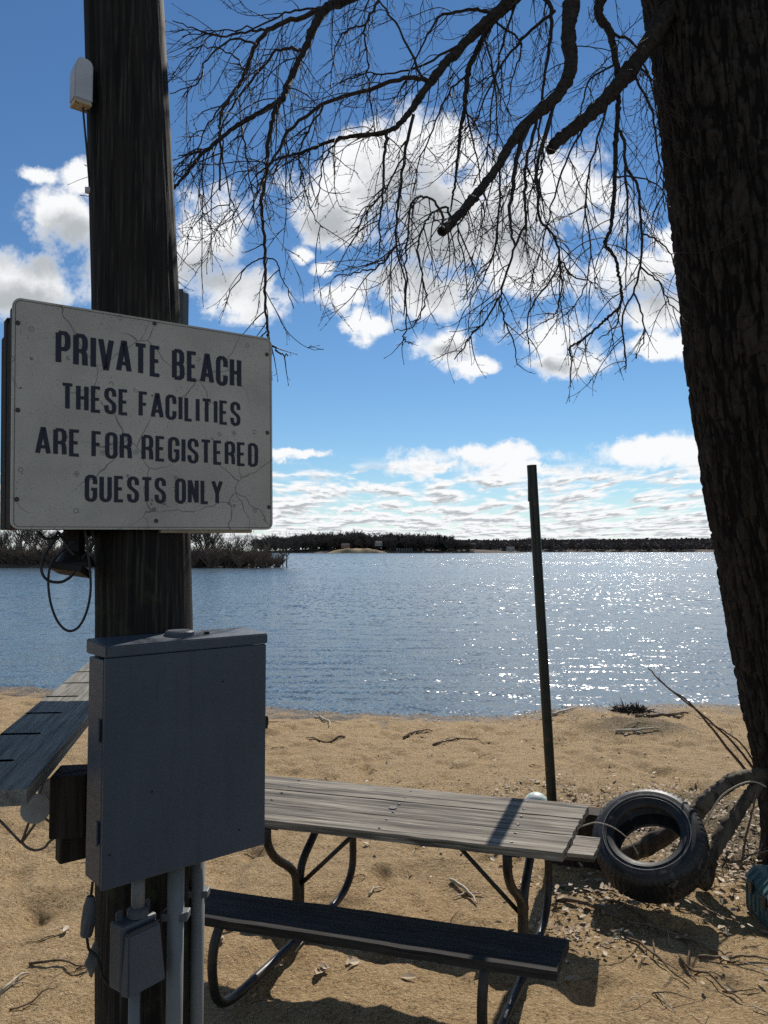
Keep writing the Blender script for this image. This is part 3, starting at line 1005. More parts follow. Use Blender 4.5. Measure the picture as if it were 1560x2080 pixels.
# thin raised bead along the edge
bm = bmesh.new()
for (ro, ri) in [(0.006, 0.0075)]:
    a = []; c = []
    for (r_, lst) in ((ro, a), (ri, c)):
        for (cx, cz, a0) in [(SW - .022, SH - .022, 0), (.022, SH - .022, 90), (.022, .022, 180), (SW - .022, .022, 270)]:
            for s in range(7):
                an = R(a0 + 15 * s)
                lst.append(bm.verts.new((cx + (.022 - r_) * math.cos(an), -0.0005, cz + (.022 - r_) * math.sin(an))))
    for i in range(len(a)):
        j = (i + 1) % len(a)
        bm.faces.new((a[i], a[j], c[j], c[i]))
obj('edge_line', bm, M['screw'], sg, world=False)
bm = bmesh.new()
for i, (top, th0) in enumerate([(-0.02, 0.05), (-0.05, 0.05), (-0.03, 0.045), (-0.07, 0.05)]):
    y = 0.0125 + 0.048 * i
    box(bm, (0.17 - 0.004 * (i % 2) + 0.0, y + 0.023, (SH + top) / 2 + 0.002), (0.335 - 0.012 * (i % 2), 0.046, SH + top), bev=0.004)
obj('backing_planks', bm, M['brown_wood'], sg, world=False)
bm = bmesh.new()
box(bm, (0.53 * SW + 0.15, 0.032, 0.045), (0.30, 0.035, 0.11), bev=0.004)
obj('backing_board', bm, M['backing'], sg, world=False)
for (u, v) in [(36, 656), (314, 657), (542, 720), (36, 833), (543, 879), (34, 1014), (317, 1058), (546, 1030)]:
    d = ray(u, v); t = (BL - Vector((0, 0, CAM_H))).dot(en) / d.dot(en)
    q = rot.transposed() @ (Vector((0, 0, CAM_H)) + d * t - BL)
    bm = bmesh.new()
    tube(bm, [(q.x, 0.001, q.z), (q.x, -0.0022, q.z), (q.x, -0.0035, q.z)], [0.0062, 0.0062, 0.004], 14)
    obj('screw', bm, M['screw'], sg, world=False)

# lettering: condensed block capitals built from strokes
G = {
    'P': [[(0, 0), (0, 1)], [(0, 1), (.7, 1), (.93, .93), (1, .82), (1, .64), (.93, .53), (.7, .46), (0, .46)]],
    'R': [[(0, 0), (0, 1)], [(0, 1), (.7, 1), (.93, .93), (1, .82), (1, .66), (.93, .55), (.7, .48), (0, .48)], [(.62, .48), (.9, .42), (.98, .3), (1, 0)]],
    'I': [[(.5, 0), (.5, 1)]], 'V': [[(-.02, 1), (.46, 0), (.54, 0), (1.02, 1)]],
    'A': [[(-.02, 0), (.46, 1), (.54, 1), (1.02, 0)], [(.2, .26), (.8, .26)]],
    'T': [[(-.1, 1), (1.1, 1)], [(.5, 1), (.5, 0)]],
    'E': [[(1, 1), (0, 1), (0, 0), (1, 0)], [(0, .51), (.85, .51)]],
    'F': [[(1, 1), (0, 1), (0, 0)], [(0, .51), (.85, .51)]],
    'L': [[(0, 1), (0, 0), (.95, 0)]],
    'H': [[(0, 0), (0, 1)], [(1, 0), (1, 1)], [(0, .51), (1, .51)]],
    'B': [[(0, 0), (0, 1)], [(0, 1), (.68, 1), (.9, .94), (.96, .84), (.96, .69), (.9, .59), (.68, .53), (0, .53)], [(.68, .53), (.93, .46), (1, .35), (1, .16), (.93, .06), (.68, 0), (0, 0)]],
    'C': [[(1, .66), (1, .84), (.9, .95), (.65, 1), (.35, 1), (.1, .95), (0, .84), (0, .16), (.1, .05), (.35, 0), (.65, 0), (.9, .05), (1, .16), (1, .34)]],
    'G': [[(1, .68), (1, .84), (.9, .95), (.65, 1), (.35, 1), (.1, .95), (0, .84), (0, .16), (.1, .05), (.35, 0), (.65, 0), (.9, .05), (1, .16), (1, .46), (.52, .46)]],
    'S': [[(1, .7), (1, .84), (.9, .95), (.65, 1), (.35, 1), (.1, .95), (0, .84), (0, .7), (.12, .6), (.88, .4), (1, .3), (1, .16), (.9, .05), (.65, 0), (.35, 0), (.1, .05), (0, .16), (0, .3)]],
    'O': [[(.5, 1), (.35, 1), (.1, .95), (0, .84), (0, .16), (.1, .05), (.35, 0), (.65, 0), (.9, .05), (1, .16), (1, .84), (.9, .95), (.65, 1), (.5, 1)]],
    'U': [[(0, 1), (0, .16), (.1, .05), (.35, 0), (.65, 0), (.9, .05), (1, .16), (1, 1)]],
    'N': [[(0, 0), (0, 1)], [(0.03, 1), (.97, 0)], [(1, 0), (1, 1)]],
    'Y': [[(-.05, 1), (.5, .45), (.5, 0)], [(1.05, 1), (.5, .45)]],
    'D': [[(0, 1), (0, 0)], [(0, 1), (.6, 1), (.9, .93), (1, .8), (1, .2), (.9, .07), (.6, 0), (0, 0)]],
}


def stroke(bm, pts, t, y):
    """flat ribbon of width t along the polyline in the sign plane"""
    n = len(pts)
    YS = 1.35                                        # bars thinner than stems
    P = [Vector((p[0], p[1] * YS)) for p in pts]
    closed = (P[0] - P[-1]).length < 1e-6
    L = []; Rr = []
    for i in range(n):
        if closed and i in (0, n - 1):
            d0 = (P[-1] - P[-2]).normalized(); d1 = (P[1] - P[0]).normalized()
        else:
            d0 = (P[i] - P[max(i - 1, 0)]); d1 = (P[min(i + 1, n - 1)] - P[i])
            d0 = d0.normalized() if d0.length > 1e-9 else d1.normalized()
            d1 = d1.normalized() if d1.length > 1e-9 else d0
        n0 = Vector((-d0.y, d0.x)); n1 = Vector((-d1.y, d1.x))
        mm = (n0 + n1)
        if mm.length < 0.2: mm = n0
        mm.normalize()
        s = t / 2 / max(0.75, mm.dot(n1))
        L.append(bm.verts.new((P[i].x + mm.x * s, y, (P[i].y + mm.y * s) / YS)))
        Rr.append(bm.verts.new((P[i].x - mm.x * s, y, (P[i].y - mm.y * s) / YS)))
    for i in range(n - 1):
        bm.faces.new((L[i], L[i + 1], Rr[i + 1], Rr[i]))


def sign_pt(u, v):
    d = ray(u, v); t = (BL - Vector((0, 0, CAM_H))).dot(en) / d.dot(en)
    q = rot.transposed() @ (Vector((0, 0, CAM_H)) + d * t - BL)
    return q.x, q.z


LINES = [('PRIVATE BEACH', (113, 671, 739), (490, 729, 789)), ('THESE FACILITIES', (124, 776, 832), (488, 818, 866)),
         ('ARE FOR REGISTERED', (72, 865, 923), (524, 902, 949)), ('GUESTS ONLY', (172, 963, 1019), (452, 976, 1025))]
for text, (u0, vt0, vb0), (u1, vt1, vb1) in LINES:
    bm = bmesh.new()
    xa, zt0 = sign_pt(u0, vt0); _, zb0 = sign_pt(u0, vb0)
    xb, zt1 = sign_pt(u1, vt1); _, zb1 = sign_pt(u1, vb1)
    hgt = ((zt0 - zb0) + (zt1 - zb1)) / 2
    t = hgt * 0.162
    wd = {c: 1.0 for c in G}; wd['I'] = 0.38; wd['L'] = 0.88; wd['F'] = 0.9; wd['E'] = 0.92; wd['A'] = 1.12; wd['V'] = 1.1; wd['T'] = 1.0; wd['Y'] = 1.05
    gap, space = 0.17, 0.62
    tot = sum((space if c == ' ' else wd[c] + gap) for c in text) - gap
    unit = (xb - xa) / tot
    x = xa
    k = 0
    for ch in text:
        if ch == ' ':
            x += space * unit; continue
        W_ = wd[ch] * unit
        f = (x - xa) / (xb - xa)
        zb = zb0 * (1 - f) + zb1 * f
        iw = max(W_ - t, 0.001)
        for pl in G[ch]:
            k += 1
            stroke(bm, [(x + t / 2 + p[0] * iw, zb + t / 2.7 + p[1] * (hgt - t / 1.35)) for p in pl], t, -0.0006 - 0.00007 * (k % 7))
        x += W_ + gap * unit
    obj('lettering', bm, M['letter'], sg, world=False)

# ------------------------------------------------------------------ electrical panel below the sign
QL, QR = 2.05, 2.376
b0, b1 = at(206, 1812, QL), at(538, 1716, QR)
t0 = at(208, 1310, QL)
b1.z = b0.z
px_ = (b1 - b0); PW_ = px_.length; px_.normalize()
pn_ = Vector((-px_.y, px_.x, 0))
prot = Matrix((px_, pn_, Vector((0, 0, 1)))).transposed()
PH_ = t0.z - b0.z
DP = 0.125
ep = thing('electrical_panel', 'big grey steel electrical cabinet with closed door under the sign', 'electrical box', b0, prot.to_euler())
bm = bmesh.new()
box(bm, (PW_ / 2, DP / 2 + 0.012, PH_ / 2 - 0.02), (PW_ - 0.006, DP - 0.02, PH_ - 0.046), bev=0.003)
obj('cabinet', bm, M['panel_grey'], ep, world=False)
bm = bmesh.new()
box(bm, (PW_ / 2, 0.006, (PH_ - 0.036) / 2), (PW_, 0.014, PH_ - 0.036), bev=0.004)
obj('door', bm, M['panel_grey'], ep, world=False)
bm = bmesh.new()
V8 = [(-0.002, -0.005, PH_ - 0.034), (PW_ + 0.002, -0.005, PH_ - 0.034), (PW_ + 0.004, DP + .006, PH_ - 0.034), (-0.004, DP + .006, PH_ - 0.034),
      (-0.002, -0.005, PH_ - 0.004), (PW_ + 0.002, -0.005, PH_ - 0.004), (PW_ + 0.004, DP + .006, PH_ + 0.006), (-0.004, DP + .006, PH_ + 0.006)]
vs = [bm.verts.new(q) for q in V8]
for f in [(3, 2, 1, 0), (4, 5, 6, 7), (0, 1, 5, 4), (1, 2, 6, 5), (2, 3, 7, 6), (3, 0, 4, 7)]:
    bm.faces.new([vs[q] for q in f])
bmesh.ops.bevel(bm, geom=list(bm.edges), offset=0.003, segments=2, affect='EDGES')
obj('rain_hood', bm, M['panel_grey'], ep, world=False)
bm = bmesh.new()
tube(bm, [(PW_ * .50, DP * .62, PH_ - .002), (PW_ * .50, DP * .62, PH_ + .012), (PW_ * .50, DP * .62, PH_ + .016)], [0.042, 0.042, 0.036], 24)
obj('hub_cap', bm, M['panel_grey'], ep, world=False, smooth=False)
bm = bmesh.new()
tube(bm, [(PW_ * .66, DP * .5, PH_), (PW_ * .66, DP * .5, PH_ + .008)], 0.008, 8)
obj('bolt', bm, M['dark_iron'], ep, world=False)
for zc in (0.22, 0.64):
    bm = bmesh.new()
    tube(bm, [(-0.003, 0.028, PH_ * zc - .03), (-0.003, 0.028, PH_ * zc + .03)], 0.0035, 10)
    box(bm, (-0.001, 0.038, PH_ * zc), (0.003, 0.02, 0.06))
    obj('hinge', bm, M['panel_grey'], ep, world=False)
bm = bmesh.new()
box(bm, (PW_ + 0.004, 0.015, PH_ * 0.57), (0.012, 0.026, 0.04), bev=0.003)
box(bm, (PW_ + 0.013, 0.015, PH_ * 0.57), (0.006, 0.012, 0.024), bev=0.001)
obj('latch', bm, M['dark_iron'], ep, world=False)
bm = bmesh.new()
for q in [(0.70, 0.79), (0.27, 0.36), (0.82, 0.10), (0.04, 0.14)]:
    tube(bm, [(PW_ * q[0], 0, PH_ * q[1]), (PW_ * q[0], -0.0035, PH_ * q[1])], [0.0032, 0.0022], 10)
obj('rivet', bm, M['dark_iron'], ep, world=False)


def panel_pt(a, d, z):
    """point in the cabinet's frame: a across, d back, z absolute"""
    q = b0 + px_ * a + pn_ * d
    return Vector((q.x, q.y, z))


PB = b0.z                                            # underside of the cabinet
# conduits
g0 = gz(-0.6, 2.4)
c1 = at(356, 1900, 2.255); c2 = at(401, 1900, 2.40); c3 = at(294, 1825, 2.19)
for (c, r, nm, lb) in [(c1, 0.0235, 'conduit', 'thick grey conduit running down the front of the pole below the cabinet'),
                       (c2, 0.0205, 'conduit', 'thick grey conduit farthest right, beside the dark edge of the pole')]:
    o = thing(nm, lb, 'conduit pipe', (c.x, c.y, g0))
    bm = bmesh.new(); tube(bm, [(c.x, c.y, g0 - 0.05), (c.x, c.y, PB - 0.001)], r, 24)
    obj('pipe', bm, M['pvc'], o, smooth=True)
    bm = bmesh.new(); box(bm, (c.x, c.y + 0.004, 1.02), (r * 3.2, r * 1.9, 0.022), bev=0.003)
    obj('strap', bm, M['grey_metal'], o)
# outlet box with its flap
oL, oR = at(247, 2000, 2.11), at(322, 1995, 2.205)
ox = (oR - oL); ox.z = 0; OW = ox.length; ox.normalize(); on = Vector((-ox.y, ox.x, 0))
orot = Matrix((ox, on, Vector((0, 0, 1)))).transposed()
zt, zb = at(280, 1872, 2.15).z, at(280, 2006, 2.15).z
ob = thing('outlet_box', 'small grey weatherproof outlet box with sloping flap below the cabinet', 'outlet box', (oL.x, oL.y, zb), orot.to_euler())
OH = zt - zb
bm = bmesh.new()
box(bm, (OW / 2, 0.035, OH / 2), (OW * .96, 0.06, OH), bev=0.008)
obj('box_body', bm, M['box_plastic'], ob, world=False)
bm = bmesh.new()
vs = [bm.verts.new(q) for q in [(-0.004, -0.035, 0.005), (OW - .002, -0.035, 0.005), (OW, 0.0, 0.0), (-0.006, 0.0, 0.0), (0.012, -0.012, OH * .88), (OW - .006, -0.012, OH * .88), (OW - .004, 0.004, OH * .9), (0.008, 0.004, OH * .9)]]
for f in [(3, 2, 1, 0), (4, 5, 6, 7), (0, 1, 5, 4), (1, 2, 6, 5), (2, 3, 7, 6), (3, 0, 4, 7)]:
    bm.faces.new([vs[q] for q in f])
bmesh.ops.bevel(bm, geom=list(bm.edges), offset=0.004, segments=2, affect='EDGES')
obj('flap', bm, M['box_plastic'], ob, world=False)
bm = bmesh.new()
tube(bm, [(0.016, -0.006, OH * .905), (OW - .006, -0.006, OH * .905)], 0.0045, 10)
obj('hinge', bm, M['black_plastic'], ob, world=False)
for a in (0.18, 0.92):
    bm = bmesh.new()
    rounded_plate(bm, OW * a - .011, OW * a + .011, OH - .01, OH + .028, 0.045, 0.049, 0.009)
    tube(bm, [(OW * a, 0.0455, OH + .014), (OW * a, 0.041, OH + .014)], 0.005, 10)
    obj('mounting_ear', bm, M['box_plastic'], ob, world=False)
cc = Vector(oL) + ox * OW * .58 + on * 0.03
o = thing('conduit', 'thin short conduit joining the cabinet to the outlet box', 'conduit pipe', (cc.x, cc.y, zt))
bm = bmesh.new(); tube(bm, [(cc.x, cc.y, zt + 0.001), (cc.x, cc.y, PB + 0.0)], 0.0185, 20)
obj('pipe', bm, M['pvc'], o, smooth=True)
bm = bmesh.new(); tube(bm, [(cc.x, cc.y, zt + 0.002), (cc.x, cc.y, zt + 0.02), (cc.x, cc.y, zt + .026)], [0.029, 0.029, 0.022], 20)
obj('coupling', bm, M['box_plastic'], o)
cd = cc - ox * OW * .06
o = thing('conduit', 'thin conduit dropping from the outlet box to the ground', 'conduit pipe', (cd.x, cd.y, g0))
bm = bmesh.new(); tube(bm, [(cd.x, cd.y, g0 - 0.05), (cd.x, cd.y, zb - 0.001)], 0.0155, 20)
obj('pipe', bm, M['pvc'], o, smooth=True)

# ------------------------------------------------------------------ fittings on the pole
# white aerial box, high on the left side of the pole
ac = at(165, 178, 2.30)
ab = thing('antenna_box', 'pointed white plastic box high on the left side of the pole', 'antenna box', ac, (0, 0, R(38)))
bm = bmesh.new()
hw = 0.0275
prof = [(-hw, -0.052), (-hw, 0.045), (-hw * .55, 0.082), (hw * .55, 0.082), (hw, 0.07), (hw, -0.052)]
f = [bm.verts.new((x, -hw, z)) for x, z in prof]; k = [bm.verts.new((x, hw, z)) for x, z in prof]
bm.faces.new(f); bm.faces.new(k[::-1])
for i in range(6):
    bm.faces.new((f[i], k[i], k[(i + 1) % 6], f[(i + 1) % 6]))
bmesh.ops.bevel(bm, geom=list(bm.edges), offset=0.004, segments=2, affect='EDGES')
obj('casing', bm, M['white_plastic'], ab, world=False)
bm = bmesh.new(); box(bm, (0, 0, -0.058), (hw * 1.9, hw * 1.9, 0.010), bev=0.003)
obj('bottom_plate', bm, M['dirty_white'], ab, world=False)
bm = bmesh.new(); box(bm, (0.034, 0.034, 0.0), (0.05, 0.03, 0.05), Matrix.Rotation(R(45), 3, 'Z'))
obj('bracket', bm, M['dark_iron'], ab, world=False)
bm = bmesh.new()
tube(bm, spline([ac + Vector((0.006, 0, -0.06)), at(173, 270, 2.31), at(175, 290, 2.32), at(179, 340, 2.34), at(183, 392, PD - 0.06)], 6), 0.0032, 6)
obj('cable', bm, M['cable'], ab)

# dark floodlight under the sign with loops of cable
fl = thing('floodlight', 'black downward floodlight hanging under the left half of the sign', 'floodlight', at(152, 1090, 2.3))
bm = bmesh.new()
box(bm, at(150, 1103, 2.3), (0.05, 0.05, 0.12), bev=0.006)
tube(bm, [at(155, 1085, 2.28), at(196, 1082, PD - 0.02)], 0.012, 10)
obj('neck', bm, M['dark_iron'], fl)
bm = bmesh.new()
tube(bm, [at(152, 1118, 2.3), at(152, 1128, 2.3), at(152, 1142, 2.3), at(152, 1152, 2.3)], [0.025, 0.042, 0.055, 0.057], 20)
obj('lamp_head', bm, M['dark_iron'], fl)
bm = bmesh.new()
box(bm, at(143, 1157, 2.27), (0.095, 0.09, 0.022), Matrix.Rotation(R(8), 3, 'Y') @ Matrix.Rotation(R(-14), 3, 'X'), bev=0.002)
obj('visor', bm, M['dark_iron'], fl)


def pxpath(lst, d):
    return [at(u, v, d if not isinstance(d, (list, tuple)) else d[i]) for i, (u, v) in enumerate(lst)]


for lb, lst, d, r in [
    ('long loop of black cable hanging lowest under the sign', [(150, 1098), (120, 1125), (104, 1145), (98, 1180), (103, 1225), (117, 1262), (137, 1281), (158, 1275), (175, 1245), (184, 1200), (182, 1150), (176, 1100), (172, 1075)], 2.2, 0.0036),
    ('small loop of black cable curled around the floodlight', [(135, 1078), (105, 1105), (86, 1140), (86, 1165), (100, 1180), (125, 1182), (145, 1170), (152, 1158)], 2.19, 0.0042),
    ('short black cable sagging along the lower edge of the sign', [(78, 1080), (90, 1093), (108, 1094), (118, 1082), (128, 1095), (140, 1115), (152, 1128)], 2.2, 0.0045),
    ('black cable running from the floodlight up to the pole', [(165, 1135), (182, 1118), (190, 1095), (186, 1072)], 2.27, 0.005)]:
    bm = bmesh.new()
    tube(bm, spline(pxpath(lst, d), 6), r, 8)
    tag(obj('cable', bm, M['cable'], loc=at(*lst[0], d), smooth=True), lb, 'cable')

# long grey cabinet carried behind the pole
gb = thing('metal_cabinet', 'grey metal cabinet behind the pole, its corner showing right above the sign', 'cabinet', (-0.9, 2.8, 2.26))
A0, A1 = at(383, 640, 2.82), at(381, 640, 4.0)
zt_ = at(372, 583, 2.82).z
bm = bmesh.new()
pts = [(A0.x - 0.30, 2.82), (A0.x, 2.82), (A1.x, 4.0), (A1.x - 0.32, 4.0)]
lo = [bm.verts.new((x, y, 2.19)) for x, y in pts]; hi = [bm.verts.new((x, y, zt_)) for x, y in pts]
bm.faces.new(lo[::-1]); bm.faces.new(hi)
for i in range(4):
    bm.faces.new((lo[i], lo[(i + 1) % 4], hi[(i + 1) % 4], hi[i]))
bmesh.ops.bevel(bm, geom=list(bm.edges), offset=0.02, segments=1, affect='EDGES')
obj('housing', bm, M['grey_metal'], gb)
bm = bmesh.new()  # unseen box, added to widen the shadow on the slotted board
pts = [(A0.x + 0.002, 2.83), (A0.x + 0.20, 2.83), (A1.x + 0.24, 3.98), (A1.x + 0.002, 3.98)]
lo = [bm.verts.new((x, y, 2.185)) for x, y in pts]; hi = [bm.verts.new((x, y, 2.72)) for x, y in pts]
bm.faces.new(lo[::-1]); bm.faces.new(hi)
for i in range(4):
    bm.faces.new((lo[i], lo[(i + 1) % 4], hi[(i + 1) % 4], hi[i]))
obj('added_shade_box', bm, M['grey_metal'], gb)
for z in (2.45, 2.85):
    bm = bmesh.new(); box(bm, (pole_x(z) - 0.02, 2.68, z), (0.06, 0.35, 0.05))
    obj('bracket', bm, M['dark_iron'], gb)

# cord end and scrap of plastic hanging below the cabinet
bm = bmesh.new()
tube(bm, spline(pxpath([(188, 1792), (186, 1810), (184, 1835)], 2.16), 4), 0.004, 8)
bm2 = bmesh.new()
tube(bm2, spline(pxpath([(176, 1895), (178, 1915), (182, 1930), (198, 1945), (206, 1975), (212, 1990), (230, 2005), (262, 2004)], 2.16), 5), 0.004, 8)
hc = thing('extension_lead', 'dark lead with grey wrapped plug dangling left of the pole', 'electric lead', at(188, 1792, 2.16))
obj('lead', bm, M['cable'], hc, smooth=True)
obj('lead', bm2, M['cable'], hc, smooth=True)
bm = bmesh.new()
tube(bm, pxpath([(184, 1820), (181, 1840), (180, 1870), (175, 1900)], 2.16), [0.010, 0.0155, 0.018, 0.016], 10, wob=0.12)
obj('plug', bm, M['box_plastic'], hc)
bm = bmesh.new()
s_ = [at(195, 1905, 2.17), at(201, 1915, 2.2), at(203, 1950, 2.19), at(186, 1986, 2.17), at(172, 1958, 2.15), at(183, 1930, 2.18)]
vs = [bm.verts.new(q) for q in s_]
bm.faces.new((vs[0], vs[1], vs[2], vs[5])); bm.faces.new((vs[5], vs[2], vs[3], vs[4]))
bmesh.ops.subdivide_edges(bm, edges=list(bm.edges), cuts=4, use_grid_fill=True)
for v in bm.verts:
    v.co += Vector((random.uniform(-1, 1), random.uniform(-1, 1), random.uniform(-1, 1))) * 0.0022
bmesh.ops.solidify(bm, geom=list(bm.faces), thickness=0.0012)
tag(obj('plastic_scrap', bm, M['pvc'], loc=at(190, 1945, 2.17), smooth=True), 'torn grey plastic scrap caught on the lead beside the pole', 'plastic scrap')

# ------------------------------------------------------------------ notched rack left of the pole
RZ = 1.45
rn = onz(54.5, 1602, RZ)                     # near right corner
rdir = Vector((-0.207, 1, 0)).normalized()
rlat = Vector((-rdir.y, rdir.x, 0))              # to the left
rk = thing('fishing_rod_rack', 'weathered board with slots cut in its edge, bracketed beside the pole', 'rod rack', (rn.x, rn.y, RZ),
           (0, 0, math.atan2(rdir.y, rdir.x) - math.pi / 2))
RW, RL, RT = 0.235, 2.35, 0.042
slots = []
for (u, v) in [(22, 1545), (75, 1491), (119, 1448)]:
    q = onz(u, v, RZ); slots.append((q - rn).dot(rdir))
stp = (slots[2] - slots[0]) / 2
slots = [slots[0] + stp * i for i in range(-0, 6)]
out_ = [(0, 0), (RW * -1, 0)]
pts = [(0.0, 0.0), (0.0, RL), (-RW, RL)]
for s in sorted(slots, reverse=True):
    if s + 0.02 < RL:
        tip = -RW + 0.135
        pts += [(-RW, s + 0.030), (tip - 0.012, s + 0.016), (tip, s), (tip - 0.012, s - 0.010), (-RW, s + 0.004)]
pts += [(-RW, 0.0)]
bm = bmesh.new()
f = [bm.verts.new((x, y, 0)) for x, y in pts]; k = [bm.verts.new((x, y, -RT)) for x, y in pts]
bm.faces.new(f); bm.faces.new(k[::-1])
for i in range(len(pts)):
    bm.faces.new((f[i], k[i], k[(i + 1) % len(pts)], f[(i + 1) % len(pts)]))
bmesh.ops.triangulate(bm, faces=[q for q in bm.faces if len(q.verts) > 4])
obj('slotted_board', bm, M['rack_wood'], rk, world=False)
bm = bmesh.new()
kk = at(145, 1560, 2.28)
box(bm, (kk.x - 0.02, kk.y + 0.06, 1.315), (0.10, 0.13, 0.18), Matrix.Rotation(R(10), 3, 'Z'), bev=0.006)
vs0 = at(132, 1768, 2.26)
box(bm, (vs0.x + 0.0, vs0.y + 0.09, (vs0.z + RZ - RT) / 2 + 0.0), (0.115, 0.05, RZ - RT - vs0.z - 0.002), Matrix.Rotation(R(38), 3, 'Z'), bev=0.004)
obj('bracket', bm, M['brown_wood'], rk)
# two discs on bent rods, hung from the rack
dr = thing('disc_hanger', 'bent rods carrying two chalky white discs under the slotted board', 'hanger', at(72, 1643, 2.45))
bm = bmesh.new()
dd = 2.46
for lst in [[(97, 1565), (70, 1640), (43, 1713)], [(113, 1605), (80, 1660), (44, 1712)], [(-12, 1655), (0, 1667), (42, 1711)], [(88, 1660), (118, 1682)],
            [(44, 1711), (52, 1719), (62, 1725), (76, 1727), (91, 1721), (99, 1711), (113, 1700)], [(97, 1565), (104, 1530)]]:
    tube(bm, spline(pxpath(lst, dd), 4), 0.0042, 8)
obj('rods', bm, M['tube_light'], dr, smooth=True)
for (u, v, d, r) in [(72.5, 1642.5, 2.43, 0.044), (103, 1605, 2.53, 0.038)]:
    bm = bmesh.new()
    c = at(u, v, d); nrm = (Vector((0, 0, CAM_H)) - c + Vector((0.15, 0, 0.3))).normalized()
    tube(bm, [c + nrm * 0.004, c + nrm * 0.003, c - nrm * 0.003, c - nrm * 0.004], [r * .95, r, r, r * .95], 36)
    obj('disc', bm, M['disc'], dr)

# ------------------------------------------------------------------ picnic table
TA = R(16.8)
te = Vector((math.cos(TA), -math.sin(TA), 0)); tw = Vector((math.sin(TA), math.cos(TA), 0))
SC = 3.845
LEN = 1.83
aR = -0.20
cen = te * (aR - LEN / 2) + tw * SC
pt = thing('picnic_table', 'grey weathered picnic table with black tube legs on the sand', 'picnic table', (cen.x, cen.y, 0.0), (0, 0, -TA))
TH_ = 0.042
TZ = 0.75
bw = 0.70 / 3


def plank(name, yc, wdt, z, mat, x0, x1, sag=0.0, tilt=0.0, hole=None):
    """plank with slightly worn, uneven edges; local x along its length"""
    nX, nY = 60, 6
    V = []; Fc = []
    for side in (0, 1):
        for i in range(nX + 1):
            for j in range(nY + 1):
                y = yc - wdt / 2 + wdt * j / nY; x = x0 + (x1 - x0) * i / nX + 0.12 * y
                e = float(vnoise(np.array([x * 9 + yc * 31]), np.array([j * 3.0]), 3)[0]) - 0.5
                if j in (0, nY): y += e * 0.005
                if i in (0, nX): x += (float(vnoise(np.array([j * 1.7 + yc * 13]), np.array([i * 1.0]), 8)[0]) - .5) * 0.012
                zz_ = z + (0.0 if side == 0 else -TH_) + e * 0.002 - (0.004 if j in (0, nY) and side == 0 else 0)
                zz_ += -0.003 * math.cos((j / nY - .5) * math.pi) * (1 if side == 0 else 0)
                V.append((x, y, zz_))
    n1 = (nX + 1) * (nY + 1)
    ix = lambda s, i, j: s * n1 + i * (nY + 1) + j
    for i in range(nX):
        for j in range(nY):
            if hole and hole(x0 + (x1 - x0) * (i + .5) / nX, j):
                continue
            Fc.append((ix(0, i, j), ix(0, i + 1, j), ix(0, i + 1, j + 1), ix(0, i, j + 1)))
            Fc.append((ix(1, i, j + 1), ix(1, i + 1, j + 1), ix(1, i + 1, j), ix(1, i, j)))
    for i in range(nX):
        Fc.append((ix(0, i, 0), ix(1, i, 0), ix(1, i + 1, 0), ix(0, i + 1, 0)))
        Fc.append((ix(0, i + 1, nY), ix(1, i + 1, nY), ix(1, i, nY), ix(0, i, nY)))
    for j in range(nY):
        Fc.append((ix(0, 0, j + 1), ix(1, 0, j + 1), ix(1, 0, j), ix(0, 0, j)))
        Fc.append((ix(0, nX, j), ix(1, nX, j), ix(1, nX, j + 1), ix(0, nX, j + 1)))
    return raw(name, V, Fc, mat, pt)


hl = LEN / 2
plank('top_plank', -bw, bw - 0.013, TZ, M['grey_wood'], -hl, hl)
pm = plank('top_plank', 0.0, bw - 0.013, TZ - 0.001, M['grey_wood'], -hl, hl - 0.003)
plank('top_plank', bw, bw - 0.013, TZ + 0.001, M['grey_wood'], -hl, hl + 0.002)
q = onz(796, 1643, TZ); ql = pt.matrix_basis.inverted() @ q
bm = bmesh.new()
tube(bm, [(ql.x, 0.0, TZ - .001), (ql.x, 0.0, TZ + 0.0015)], 0.021, 20)
obj('umbrella_hole', bm, M['cable'], pt, world=False)
plank('bench_plank', 3.255 - SC, 0.27, 0.44, M['shaded_bench_wood'], -hl, hl + 0.04)
plank('bench_plank', 4.475 - SC, 0.27, 0.44, M['grey_wood'], -hl, hl + 0.0)
# carriage bolts
bm = bmesh.new()
for xx in (hl - 0.27, -hl + 0.27, 0.02):
    for yy in (-bw - .06, -bw + .06, -.06, .06, bw - .06, bw + .06):
        tube(bm, [(xx + random.uniform(-.004, .004), yy, TZ - .003), (xx, yy, TZ + .0015), (xx, yy, TZ + .003)], [0.0075, 0.007, 0.004], 10)
obj('bolt_heads', bm, M['grey_metal'], pt, world=False)
FR = 0.0215


